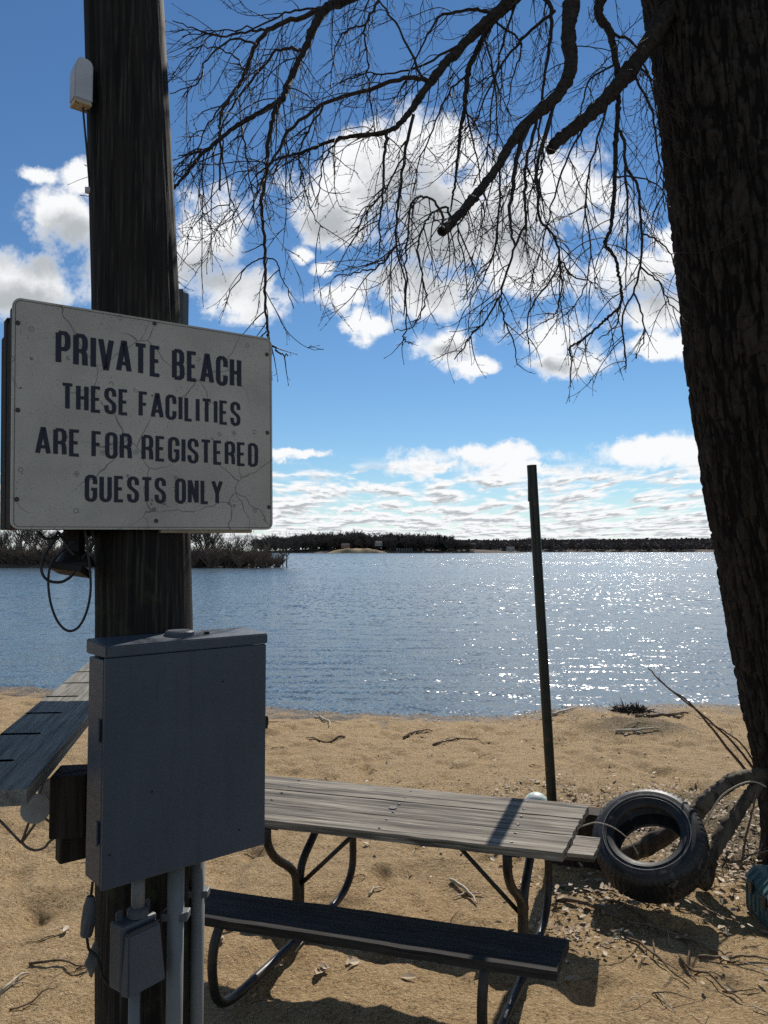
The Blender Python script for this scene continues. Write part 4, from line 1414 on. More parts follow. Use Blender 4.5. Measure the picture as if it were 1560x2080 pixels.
def tabfr(xc, kk, sg_):
    """one end frame; the far side sits a little farther along"""
    L = lambda s, z: Vector((xc + kk * (s - 3.8), s - SC, z))
    g = -0.0
    bm = bmesh.new()
    tube(bm, spline([L(3.14, 0.40), L(3.10, 0.33), L(3.09, 0.22), L(3.13, 0.09), L(3.24, 0.035), L(3.5, 0.03), L(3.85, 0.03), L(4.2, 0.035), L(4.38, 0.07), L(4.47, 0.16), L(4.48, 0.3), L(4.47, 0.40)], 5), FR, 12)
    obj('runner', bm, M['dark_steel'], pt, world=False, smooth=True)
    bm = bmesh.new()
    tube(bm, spline([L(3.52, 0.705), L(3.53, 0.62), L(3.60, 0.53), L(3.74, 0.43), L(3.80, 0.36), L(3.81, 0.25), L(3.81, 0.06)], 5), FR, 12)
    obj('leg', bm, M['dark_steel'], pt, world=False, smooth=True)
    bm = bmesh.new()
    tube(bm, spline([L(4.10, 0.705), L(4.08, 0.62), L(4.02, 0.53), L(3.89, 0.43), L(3.852, 0.36), L(3.852, 0.25), L(3.852, 0.06)], 5), FR, 12)
    obj('leg', bm, M['dark_steel'], pt, world=False, smooth=True)
    bm = bmesh.new()
    for s in (3.255, 4.475):
        box(bm, L(s, 0.392), (0.05, 0.24, 0.006))
    box(bm, L(3.83, 0.703), (0.05, 0.64, 0.006))
    obj('mounting_bar', bm, M['dark_steel'], pt, world=False)
    bm = bmesh.new()
    tube(bm, [L(3.83, 0.30) + Vector((0, 0, 0)), Vector((xc + sg_ * 0.42, 3.83 - SC, 0.705))], 0.0115, 8)
    obj('brace', bm, M['dark_steel'], pt, world=False, smooth=True)


off = aR - hl
tabfr(-0.46 - off, 0.10, -1)
tabfr(-1.63 - off, 0.12, 1)

# ------------------------------------------------------------------ green post, ball, timber
pb = (1.18, 5.35)
p_top = at(1080, 945, 5.30)
gp = thing('steel_post', 'tall dark green steel post leaning slightly, set in the sand', 'post', (pb[0], pb[1], gz(*pb)))
bm = bmesh.new()
b_ = Vector((pb[0], pb[1], -0.3)); r_ = 0.0335
tube(bm, [b_, b_.lerp(p_top, 0.5), p_top], r_, 24, cap=False)
tube(bm, [p_top, p_top - Vector((0, 0, 0.25))], r_ * .86, 24, cap=False)
vt = list(bm.verts)
obj('shaft', bm, M['post_green'], gp, smooth=True)
bm = bmesh.new()
dirp = (p_top - b_).normalized()
tube(bm, [p_top - dirp * 0.002, p_top + dirp * 0.001], [r_ * 0.99, r_ * 0.96], 24)
obj('cap', bm, M['dark_iron'], gp)
bm = bmesh.new()
eb = p_top - dirp * 0.5
tube(bm, [eb + Vector((0, -r_, 0)), eb + Vector((0, -r_ - .01, 0))], 0.008, 10)
obj('bolt', bm, M['screw'], gp)

bc = at(1089, 1622, 6.08)
bm = bmesh.new()
bmesh.ops.create_uvsphere(bm, u_segments=48, v_segments=32, radius=0.1, matrix=Matrix.Translation(bc))
bl = obj('ball', bm, M['ball'], loc=bc, smooth=True)
bl.location.z = gz(bc.x, bc.y) + 0.098
tag(bl, 'white ball with faint green print lying beside the post', 'ball')

tb = thing('timber_block', 'short dark weathered timber behind the right end of the table', 'timber', (1.40, 5.2, gz(1.40, 5.2)), (0, 0, R(-14)))
bm = bmesh.new()
pr_ = [(-0.30, -0.03), (0.16, -0.03), (0.12, 0.20), (0.03, 0.375), (-0.30, 0.385)]
f = [bm.verts.new((x, -0.09, z)) for x, z in pr_]; k = [bm.verts.new((x + .02, 0.13, z * .96)) for x, z in pr_]
bm.faces.new(f); bm.faces.new(k[::-1])
for i in range(5):
    bm.faces.new((f[i], k[i], k[(i + 1) % 5], f[(i + 1) % 5]))
bmesh.ops.bevel(bm, geom=list(bm.edges), offset=0.008, segments=2, affect='EDGES')
obj('beam', bm, M['brown_wood'], tb, world=False)

# ------------------------------------------------------------------ tyre leaning on the fork of a fallen limb
tcw = at(1313, 1690, 4.62)
toC = (Vector((0, 0, CAM_H)) - tcw).normalized()
xr = Vector((0, 0, 1)).cross(toC).normalized()
upv = toC.cross(xr)
tn = (toC * math.cos(R(36)) + (xr * -0.30 + upv * 0.95).normalized() * math.sin(R(36))).normalized()
ta = xr - tn * xr.dot(tn); ta.normalize(); tb_ = tn.cross(ta)
ty = thing('tyre', 'worn black tyre without rim leaning on a fallen branch', 'tyre', tcw - tn * 0.1)


def lathe(prof, n, pattern=None):
    V = []; Fc = []
    m_ = len(prof)
    for i in range(n):
        a = 2 * math.pi * i / n
        for j, (r0, h0) in enumerate(prof):
            r1 = r0 + (pattern(i, j) if pattern else 0)
            V.append(tcw + ta * (r1 * math.cos(a)) + tb_ * (r1 * math.sin(a)) + tn * h0 - ty.location)
    for i in range(n):
        for j in range(m_ - 1):
            Fc.append((i * m_ + j, ((i + 1) % n) * m_ + j, ((i + 1) % n) * m_ + j + 1, i * m_ + j + 1))
    return V, Fc


RO, RI = 0.325, 0.192
# from the inner bead on the face, over the sidewall and the tread, to the back bead and round the inside
prof = [(RI, -0.03), (RI - .004, -0.012), (RI + .006, -0.001), (RI + .02, 0.004), (RI + .05, 0.012), (RI + .085, 0.010), (RI + .105, 0.0), (RO - .012, -0.012), (RO - .003, -0.024),
        (RO, -0.036), (RO + .003, -0.07), (RO + .004, -0.115), (RO + .003, -0.16), (RO, -0.195), (RO - .012, -0.21), (RI + .10, -0.226), (RI + .05, -0.228), (RI + .005, -0.222), (RI, -0.205),
        (RI + .006, -0.2), (RI + .07, -0.19), (RO - .035, -0.165), (RO - .028, -0.115), (RO - .035, -0.065), (RI + .07, -0.03), (RI + .012, -0.024), (RI, -0.03)]
NS = 240


def tread(i, j):
    if 9 <= j <= 13:
        return -0.0035 * ((i // 2 + j // 2) % 2) - (0.004 if j in (10, 12) else 0)
    if j == 8:
        return -0.005 * ((i // 2) % 2)
    if j == 7:
        return -0.004 * ((i // 2) % 2)
    return 0.0


V, Fc = lathe(prof, NS, tread)
raw('casing', V, Fc, M['tyre'], ty, smooth=False)
for rr_ in (RI + .036,):
    V, Fc = lathe([(rr_ - .0016, 0.0), (rr_ - .001, 0.0135), (rr_ + .001, 0.0135), (rr_ + .0016, 0.0)], 120)
    raw('sidewall_rib', V, Fc, M['tyre'], ty, smooth=True)
stripe = [(RI + .055, 0.0128), (RI + .056, 0.0136), (RI + .0595, 0.0136), (RI + .0605, 0.0126)]
V, Fc = lathe(stripe, 120)
raw('sidewall_stripe', V, Fc, M['white_line'], ty, smooth=True)

lg = thing('fallen_branch', 'thick grey forked branch lying between the tyre and the tree trunk', 'branch', onz(1430, 1700, 0.0))
bm = bmesh.new()
A = [at(1262, 1742, 5.12), at(1325, 1712, 5.0), at(1390, 1672, 4.96), at(1430, 1632, 4.95), at(1462, 1604, 4.95), at(1500, 1582, 4.97), at(1552, 1572, 5.0), at(1600, 1575, 5.05)]
sp = [p + Vector((random.gauss(0, .003), random.gauss(0, .003), random.gauss(0, .003))) for p in spline(A, 12)]
tube(bm, sp, lerp_list([0.05, 0.054, 0.05, 0.05, 0.043, 0.044, 0.038, 0.04], len(sp)), 28, wob=0.012, gn=0.30)
obj('stem', bm, M['log'], lg, smooth=True)
bm = bmesh.new()
B = [at(1425, 1800, 4.76), at(1448, 1735, 4.8), at(1482, 1675, 4.86), at(1512, 1630, 4.92), at(1545, 1588, 5.0)]
sp = [p + Vector((random.gauss(0, .003), random.gauss(0, .003), random.gauss(0, .003))) for p in spline(B, 12)]
tube(bm, sp, lerp_list([0.052, 0.042, 0.042, 0.035, 0.036], len(sp)), 28, wob=0.012, gn=0.30)
obj('side_stem', bm, M['log'], lg, smooth=True)

for lb, lst, d, r in [('pale bent stem arching over the right side of the tyre', [(1556, 1598), (1540, 1590), (1521, 1588), (1495, 1597), (1467, 1616), (1450, 1640), (1432, 1670), (1416, 1694)], 4.6, 0.0045),
                      ('pale thin stem arching from the bench end into the tyre', [(1178, 1680), (1195, 1674), (1214, 1671), (1246, 1681), (1275, 1703), (1290, 1724), (1296, 1735)], 4.5, 0.0035)]:
    bm = bmesh.new(); tube(bm, spline(pxpath(lst, d), 5), [r] * (len(lst) * 5 - 4), 6)
    tag(obj('dry_stem', bm, M['cord'], loc=at(*lst[0], d), smooth=True), lb, 'dry stem')

# ------------------------------------------------------------------ tackle box at the right edge
kb = thing('tackle_box', 'teal plastic tackle box with black handle at the foot of the tree', 'tackle box', (2.135, 4.66, gz(2.14, 4.5)), (0, 0, R(-96)))
bm = bmesh.new()
bxl, bxd, bxh = 0.46, 0.22, 0.15
box(bm, (bxl / 2, bxd / 2, bxh / 2), (bxl, bxd, bxh), bev=0.012)
for i in range(7):
    box(bm, (0.04 + i * 0.062, -0.002, bxh * .5), (0.012, 0.012, bxh * .8), bev=0.002)
obj('base', bm, M['teal'], kb, world=False)
bm = bmesh.new()
pr_ = [(0.0, bxh), (0.006, bxh + .02), (0.055, bxh + .075), (bxd - .055, bxh + .075), (bxd - .006, bxh + .02), (bxd, bxh)]
f = [bm.verts.new((-0.006, y, z + .002)) for y, z in pr_]; k = [bm.verts.new((bxl + .006, y, z + .002)) for y, z in pr_]
bm.faces.new(f); bm.faces.new(k[::-1])
for i in range(6):
    bm.faces.new((f[i], k[i], k[(i + 1) % 6], f[(i + 1) % 6]))
bmesh.ops.bevel(bm, geom=list(bm.edges), offset=0.006, segments=2, affect='EDGES')
for i in range(7):
    box(bm, (0.04 + i * 0.062, 0.028, bxh + 0.05), (0.010, 0.012, 0.078), Matrix.Rotation(R(-42), 3, 'X'), bev=0.002)
obj('lid', bm, M['teal'], kb, world=False)
bm = bmesh.new()
tube(bm, spline([(0.09, bxd / 2, bxh + .075), (0.10, bxd / 2, bxh + .105), (0.15, bxd / 2, bxh + .115), (0.31, bxd / 2, bxh + .115), (0.36, bxd / 2, bxh + .105), (0.37, bxd / 2, bxh + .075)], 5), 0.011, 10)
obj('handle', bm, M['black_plastic'], kb, world=False, smooth=True)
for x in (0.13, 0.33):
    bm = bmesh.new(); box(bm, (x, -0.009, bxh), (0.05, 0.014, 0.07), bev=0.004)
    obj('latch', bm, M['black_plastic'], kb, world=False)
# ------------------------------------------------------------------ the big tree
TD = 5.0
le_v = [-300, 0, 100, 473, 733, 970, 1120, 1230, 1418, 1575, 1720]
le_u = [1262, 1308, 1324, 1369, 1396, 1430, 1459, 1476, 1508, 1540, 1556]
tre = thing('tree', 'big leafless tree with dark furrowed trunk at the right edge', 'tree', (3.05, TD + .1, 0.0))
ez_ = []; exx = []
for u, v in zip(le_u, le_v):
    q = at(u, v, TD); ez_.append(q.z); exx.append(q.x)
ez_ = ez_[::-1]; exx = exx[::-1]


def trunk_r(z):
    return 0.52 - 0.012 * z + 0.05 * math.exp(-max(z, 0) / 0.12)


def trunk_c(z):
    if z > ez_[-1]:
        x = exx[-1] + (z - ez_[-1]) * (exx[-1] - exx[-2]) / (ez_[-1] - ez_[-2])
    else:
        x = float(np.interp(z, ez_, exx))
    return x + 0.565 - 0.012 * z + 0.035 * math.exp(-max(z, 0) / 0.6), TD + 0.06


NT, NZ = 340, 600
zz = np.linspace(-0.3, 8.2, NZ)
th = np.linspace(0, 2 * math.pi, NT, endpoint=False)
TH, ZZ = np.meshgrid(th, zz)
wob = (ringnoise(10, 2.2, 77, 3) - 0.5) * 0.10


def ringfb(f, zf, seed, oct):
    T = TH / (2 * math.pi) + wob * 0.25
    a = fbm(T * f, ZZ * zf, oct, seed); c = fbm((T - 1) * f, ZZ * zf, oct, seed)
    t = TH / (2 * math.pi)
    wgt = np.clip((t - 0.9) / 0.1, 0, 1)
    return a * (1 - wgt) + c * wgt


r1 = ringfb(72, 3.0, 5, 3)
rid = 1 - np.abs(r1 - 0.5) * 2          # furrows where close to 1
rid = np.clip((1 - rid) * 2.4, 0, 1)
cross = ringfb(52, 13, 19, 2)
rid = rid * np.clip((np.abs(cross - 0.5)) * 9, 0.35, 1)
rough = ringfb(150, 22, 33, 3)
trr = np.array([trunk_r(z) for z in zz])[:, None] + (ringnoise(5, 0.4, 61, 2) - 0.5) * 0.03 + rid * 0.026 + (rough - 0.5) * 0.014 - 0.02
tcx = np.array([trunk_c(z)[0] for z in zz])[:, None]
V = np.stack([tcx + trr * np.cos(TH) - tre.location.x, TD + 0.06 + trr * np.sin(TH) - tre.location.y, ZZ - tre.location.z], -1).reshape(-1, 3)
Fc = [(j * NT + i, j * NT + (i + 1) % NT, (j + 1) * NT + (i + 1) % NT, (j + 1) * NT + i) for j in range(NZ - 1) for i in range(NT)]
tk = raw('trunk', V, Fc, M['bark'], tre, smooth=True)
at_ = tk.data.attributes.new('ridge', 'FLOAT', 'POINT')
at_.data.foreach_set('value', rid.reshape(-1).astype(np.float32))

trnd = random.Random(4)


def px_r(p, d):
    return p / 2 / F * d


def grow_twig(bm, p, d, L, r, lev, curl):
    """one drooping twig: falls, then turns its tip up, with buds and side shoots"""
    if p.z < 3.35:
        L *= 0.62                                    # low tips stay short
    n = max(4, int(L / 0.035))
    q = [p]; dirs = []
    side = Vector((trnd.uniform(-1, 1), trnd.uniform(-1, 1), 0)) * 0.5
    for s in range(n):
        t = s / n
        g = Vector((0, 0, -1)) * (0.16 * (1 - t)) + Vector((side.x, side.y, 0.0)) * 0.05 + Vector((0, 0, 1)) * (curl * 0.26 * t * t)
        d = (d + g + side * 0.09 + Vector((trnd.gauss(0, .085), trnd.gauss(0, .085), trnd.gauss(0, .085)))).normalized()
        q.append(q[-1] + d * (L / n)); dirs.append(d)
    rr = [max(r * (1 - 0.62 * i / n), 0.0009) for i in range(n + 1)]
    tube(bm, q, rr, 4 if r < 0.006 else 6, cap=False)
    # terminal bud
    tube(bm, [q[-1], q[-1] + d * 0.006, q[-1] + d * 0.014], [rr[-1] * 1.0, rr[-1] * 1.9, rr[-1] * 0.4], 4, cap=False)
    if lev > 0:
        gap = 0.075 if lev == 1 else 0.11
        k = max(1, int(L / gap))
        for s in range(k):
            t = trnd.uniform(0.12, 0.98)
            i = min(int(t * n), n - 1)
            dd = dirs[i]
            perp = dd.cross(Vector((trnd.gauss(0, 1), trnd.gauss(0, 1), trnd.gauss(0, 1)))).normalized()
            nd = (dd * 0.75 + perp * trnd.uniform(0.5, 1.0)).normalized()
            grow_twig(bm, q[i], nd, L * trnd.uniform(0.18, 0.48) * (1.15 - 0.5 * t), max(r * 0.55, 0.0016), lev - 1, trnd.uniform(0.2, 1.5))
    else:
        for s in range(int(L / 0.045)):
            i = trnd.randrange(1, n)
            perp = dirs[i].cross(Vector((trnd.gauss(0, 1), trnd.gauss(0, 1), trnd.gauss(0, 1)))).normalized()
            bd = (dirs[i] + perp * 0.9).normalized()
            tube(bm, [q[i], q[i] + bd * 0.006, q[i] + bd * 0.014], [0.0012, 0.0019, 0.0005], 3, cap=False)


def path_twigs(bm, sp, rl, dens, lev, Lr=(0.12, 0.42), rmax=0.0045, bias=Vector((-0.35, 0, -0.35))):
    tot = sum((sp[i + 1] - sp[i]).length for i in range(len(sp) - 1))
    for s in range(int(tot * dens)):
        t = trnd.uniform(0.05, 1.0) * (len(sp) - 1)
        i = min(int(t), len(sp) - 2)
        p = sp[i].lerp(sp[i + 1], t - i)
        dd = (sp[i + 1] - sp[i]).normalized()
        perp = dd.cross(Vector((trnd.gauss(0, 1), trnd.gauss(0, 1), trnd.gauss(0, 1)))).normalized()
        nd = (dd * trnd.uniform(0.2, 0.9) + perp + bias).normalized()
        grow_twig(bm, p, nd, trnd.uniform(*Lr), min(rmax, rl[i] * 0.5 + 0.0012), lev, trnd.uniform(0.3, 1.7))


def mk_path(lst, d0, d1, w0, w1, k=5, jit=0.0):
    n = len(lst)
    ds = [d0 + (d1 - d0) * i / (n - 1) for i in range(n)]
    sp = spline([at(u, v, d) for (u, v), d in zip(lst, ds)], k)
    m_ = len(sp)
    if jit:
        sp = [p + Vector((trnd.gauss(0, jit), trnd.gauss(0, jit), trnd.gauss(0, jit))) if 0 < i < m_ - 1 else p for i, p in enumerate(sp)]
    ws = lerp_list(w0, m_) if isinstance(w0, list) else [w0 + (w1 - w0) * i / (m_ - 1) for i in range(m_)]
    rl = [px_r(ws[i], ds[0] + (ds[-1] - ds[0]) * i / (m_ - 1)) for i in range(m_)]
    return sp, rl


LIMBS = {
    'A': dict(pts=[(1400, -30), (1345, 45), (1300, 115), (1250, 180), (1190, 240), (1140, 280), (1118, 303)], d=(5.0, 4.25), w=[40, 36, 32, 29, 26, 22, 19]),
    'B': dict(pts=[(1420, -420), (1290, -230), (1195, -80), (1163, 0), (1155, 75), (1160, 135), (1135, 190), (1060, 262), (1010, 340), (962, 402), (918, 452), (897, 470)], d=(5.0, 3.5), w=[48, 40, 33, 30, 28, 26, 23, 21, 18, 17, 16, 18]),
    'C': dict(pts=[(1440, -520), (1250, -260), (1110, -80), (1030, 5), (944, 88), (875, 165), (832, 228), (787, 267), (690, 281), (610, 311), (567, 322), (520, 355)], d=(5.0, 3.7), w=[50, 40, 30, 23, 19, 16, 13, 9, 7, 5.5, 4.5, 3]),
    'D': dict(pts=[(1440, -700), (1150, -330), (900, -110), (717, -6), (660, 20), (617, 103), (587, 167), (570, 202), (490, 250), (417, 308), (357, 378), (310, 420)], d=(5.0, 3.2), w=[50, 36, 26, 19, 17, 14, 12, 10.5, 8.5, 7, 5, 4]),
    'E': dict(pts=[(1430, -330), (1200, -150), (1050, 0), (1004, 42), (972, 95), (951, 146), (944, 215), (934, 275), (926, 360), (915, 430)], d=(5.0, 4.3), w=[32, 22, 13, 12, 11, 10, 8.5, 7, 5, 3]),
    'H': dict(pts=[(1400, -250), (1290, -120), (1218, 10), (1238, 65), (1252, 130), (1256, 202), (1252, 273), (1249, 360), (1247, 405), (1240, 465), (1229, 495), (1248, 522), (1260, 572), (1260, 618), (1231, 649), (1185, 688), (1158, 707), (1162, 734)], d=(5.0, 4.0), w=[40, 28, 19, 15, 11, 9.5, 9, 8, 7.5, 7, 6.5, 6, 5.5, 5, 5, 4.5, 4, 3]),
}
BRANCH = {
    'A': [([(1285, 150), (1320, 215), (1335, 300), (1345, 370), (1352, 430)], 7), ([(1200, 232), (1150, 330), (1120, 420), (1095, 520), (1080, 560)], 6), ([(1290, 130), (1330, 170), (1362, 240), (1378, 330)], 6),
          ([(1240, 190), (1200, 330), (1190, 420), (1200, 520), (1180, 600), (1150, 640)], 6)],
    'B': [([(1069, 264), (1051, 312), (1040, 395), (1035, 449), (1046, 499)], 15), ([(903, 460), (888, 415), (862, 399), (838, 415), (823, 499), (827, 572), (823, 668), (821, 690), (838, 700)], 7),
          ([(920, 448), (904, 420), (865, 453), (850, 507), (858, 565), (865, 611), (838, 665), (800, 672)], 7), ([(1090, 235), (1070, 330), (1066, 400), (1065, 457), (1038, 522), (1015, 599), (985, 653), (961, 676), (923, 730)], 9),
          ([(1015, 335), (1015, 420), (1005, 500), (985, 560), (960, 600), (955, 625)], 6), ([(1130, 195), (1092, 330), (1092, 385), (1100, 449), (1127, 480), (1137, 530), (1119, 568), (1073, 638), (1073, 699)], 9),
          ([(960, 405), (930, 470), (945, 530), (950, 610)], 5), ([(1137, 530), (1165, 560), (1200, 572), (1215, 580)], 5), ([(1015, 599), (1025, 650), (1045, 700), (1050, 740)], 5),
          ([(1137, 530), (1140, 590), (1125, 640), (1108, 655)], 5), ([(1160, 100), (1130, 200), (1105, 300), (1098, 380), (1091, 450)], 8)],
    'C': [([(875, 165), (833, 157), (773, 173), (657, 213), (587, 267), (570, 300), (540, 350), (515, 400)], 13), ([(787, 267), (780, 317), (777, 397), (770, 470), (768, 520)], 9), ([(840, 233), (820, 317), (812, 397), (807, 440), (805, 500), (823, 573), (820, 640)], 9),
          ([(657, 213), (630, 260), (612, 300), (610, 340), (620, 390), (640, 440), (655, 463)], 6), ([(944, 88), (880, 120), (800, 150), (740, 150), (690, 170)], 7), ([(805, 500), (770, 540), (730, 552), (680, 562)], 6),
          ([(820, 320), (780, 390), (745, 430), (710, 500)], 5), ([(1000, 25), (960, 20), (905, 28), (880, 50), (850, 110), (820, 170)], 9), ([(690, 281), (660, 320), (650, 380), (640, 420)], 5), ([(975, 55), (1000, 140), (1010, 260), (1000, 330)], 6),
          ([(860, 160), (810, 60), (770, 0), (760, -20)], 7)],
    'D': [([(690, 5), (617, 33), (553, 57), (520, 90), (500, 147), (480, 180), (450, 227), (447, 267), (448, 330), (447, 387)], 14), ([(617, 103), (593, 98), (563, 103), (530, 140), (480, 205), (450, 260), (430, 330)], 9),
          ([(570, 202), (557, 233), (547, 283), (538, 360), (533, 407), (535, 480), (538, 520), (537, 590), (542, 660), (547, 693), (565, 715), (585, 723)], 12), ([(538, 520), (507, 537), (483, 570), (455, 610)], 4),
          ([(538, 520), (560, 533), (573, 567), (597, 627)], 4), ([(553, 57), (500, 65), (450, 75), (400, 60), (350, 42)], 7), ([(660, 20), (600, 20), (545, 45), (490, 60), (430, 62), (370, 75)], 6), ([(520, 90), (470, 80), (420, 120), (400, 170), (345, 190)], 6),
          ([(490, 250), (500, 320), (510, 380), (520, 440)], 5), ([(450, 262), (455, 330), (470, 420), (480, 470)], 5), ([(417, 308), (390, 312), (362, 318)], 8), ([(500, 147), (470, 110), (420, 95), (380, 100)], 5), ([(480, 180), (430, 240), (400, 300), (375, 350)], 5),
          ([(770, 0), (743, 50), (742, 80), (747, 150), (757, 233), (770, 300)], 7), ([(743, 50), (710, 60), (690, 80), (675, 130), (670, 180)], 5)],
    'E': [([(1004, 42), (1060, 90), (1040, 160), (1030, 230)], 6), ([(951, 146), (910, 190), (880, 260), (850, 330), (840, 390)], 6), ([(944, 215), (965, 300), (980, 380), (985, 440)], 5), ([(1080, -40), (1120, 20), (1116, 90), (1105, 162), (1098, 251), (1085, 330)], 12),
          ([(1127, 22), (1070, 70), (1020, 130), (985, 200), (960, 260)], 9), ([(1050, 0), (1020, 90), (1000, 200), (990, 300), (960, 380)], 6)],
    'H': [([(1256, 260), (1267, 285), (1270, 337), (1295, 377), (1300, 411), (1304, 476), (1300, 541), (1287, 595), (1265, 641), (1267, 707), (1273, 734), (1267, 751)], 9), ([(1304, 476), (1340, 490), (1365, 520), (1375, 560)], 5),
          ([(1287, 595), (1305, 640), (1308, 690), (1293, 728)], 5), ([(1270, 337), (1275, 420), (1272, 500), (1270, 590)], 7), ([(1238, 65), (1290, 90), (1320, 160), (1335, 240)], 8), ([(1300, 541), (1340, 575), (1358, 610), (1385, 645)], 5),
          ([(1252, 130), (1200, 160), (1180, 230), (1170, 320)], 6), ([(1249, 360), (1290, 360), (1340, 380), (1365, 420)], 5), ([(1280, -60), (1330, 30), (1345, 120), (1340, 210), (1350, 300)], 8), ([(1260, 618), (1250, 660), (1215, 690)], 4)],
}
for key, lm in LIMBS.items():
    sp, rl = mk_path(lm['pts'], lm['d'][0], lm['d'][1], lm['w'], None, 14, 0.0025)
    rl = [r * (0.9 + 0.32 * float(vnoise(np.array([i * 0.33 + 7.1 * ord(key)]), np.array([0.5]), 3)[0]) + (0.22 if trnd.random() < 0.06 else 0)) for i, r in enumerate(rl)]
    bm = bmesh.new()
    tube(bm, sp, rl, 14, wob=0.10)
    if key in 'AB':                               # broken end: torn splinters
        e = sp[-1]; dv = (sp[-1] - sp[-2]).normalized()
        for s in range(7):
            o_ = dv.cross(Vector((trnd.gauss(0, 1), trnd.gauss(0, 1), trnd.gauss(0, 1)))).normalized()
            tube(bm, [e + o_ * rl[-1] * .6 - dv * .02, e + o_ * rl[-1] * .7 + dv * trnd.uniform(.005, .03)], [rl[-1] * .5, rl[-1] * .2], 5)
    lo_ = obj('limb', bm, M['limb'], tre, smooth=True)
    for lst, wpx in BRANCH[key]:
        # depth of the branch = depth of the limb where it leaves it
        n0 = min(range(len(sp)), key=lambda i: (sp[i] - at(lst[0][0], lst[0][1], sp[i].y)).length)
        d0 = sp[n0].y
        spb, rlb = mk_path([lst[0]] + lst[1:], d0, d0 + trnd.uniform(-0.35, 0.15), wpx * 0.82, max(2.0, wpx * 0.28), 5, 0.004)
        bm = bmesh.new()
        tube(bm, spb, rlb, 7, cap=True, wob=0.08)
        path_twigs(bm, spb, rlb, 12.5, 1, (0.10, 0.50), 0.0034)
        obj('branch', bm, M['twig'], lo_, smooth=True)
# finer shoots all along the limbs
bm = bmesh.new()
for key, lm in LIMBS.items():
    sp, rl = mk_path(lm['pts'], lm['d'][0], lm['d'][1], lm['w'], None, 6, 0.0)
    path_twigs(bm, sp, rl, {'A': 3.5, 'B': 4.5, 'C': 7, 'D': 7, 'E': 6, 'H': 5}[key], 2, (0.25, 0.75), 0.0036, Vector((-0.25, 0, -0.2)))
tag(obj('twigs', bm, M['twig'], tre, smooth=True), kind='stuff')

# ------------------------------------------------------------------ saplings and stems by the trunk
for lb, lst, d, w_ in [('tallest thin brown sapling leaning out from the trunk over the beach', [(1530, 1590), (1517, 1568), (1478, 1520), (1440, 1472), (1398, 1425), (1355, 1395), (1316, 1357)], 5.3, (7, 2.5)),
                       ('thin brown sapling stem crossing just above the tallest one', [(1540, 1580), (1529, 1559), (1488, 1508), (1428, 1452), (1368, 1407), (1335, 1378)], 5.35, (6, 2.2)),
                       ('short brown sapling stem closest to the trunk', [(1546, 1580), (1538, 1559), (1502, 1508), (1470, 1485), (1440, 1468)], 5.3, (5, 2)),
                       ('upright brown stem in front of the leaves beside the tackle box', [(1506, 1760), (1515, 1700), (1530, 1640), (1540, 1600)], 4.75, (5, 3)),
                       ('low brown stem curving over the leaves beside the tackle box', [(1470, 1750), (1500, 1750), (1530, 1735), (1575, 1725)], 4.7, (5, 3))]:
    sp, rl = mk_path(lst, d, d - 0.1, w_[0], w_[1], 5, 0.002)
    bm = bmesh.new(); tube(bm, sp, rl, 6)
    for s in range(4):
        i = trnd.randrange(2, len(sp) - 1)
        dd = (sp[i + 1] - sp[i]).normalized()
        grow_twig(bm, sp[i], (dd + Vector((trnd.gauss(0, .4), trnd.gauss(0, .4), 0.35))).normalized(), trnd.uniform(.06, .16), 0.0016, 0, 0.6)
    tag(obj('sapling', bm, M['whip'], loc=sp[0], smooth=True), lb, 'sapling')

# ------------------------------------------------------------------ driftwood, sticks, leaves, dry grass


def stick_bm(bm, x, y, ang, L, r, bend, fork=0, lift=0.0):
    n = 10
    p = []; a = ang
    for i in range(n + 1):
        p.append((x, y)); a += bend / n + random.gauss(0, .10)
        x += math.cos(a) * L / n; y += math.sin(a) * L / n
    zz = [gz(*q) + r * 0.8 + lift * math.sin(math.pi * i / n) + random.uniform(0, .004) for i, q in enumerate(p)]
    q = [Vector((u[0], u[1], z)) for u, z in zip(p, zz)]
    tube(bm, q, [max(r * (1 - .6 * i / n), .0012) for i in range(n + 1)], 6, wob=0.1)
    for s in range(fork):
        i = random.randrange(3, n - 1)
        aa = a + random.choice((-1, 1)) * random.uniform(.5, 1.0)
        stick_bm(bm, q[i].x, q[i].y, aa, L * random.uniform(.2, .45), r * .55, random.uniform(-.6, .6), 0, lift * .5)
    return q[0]


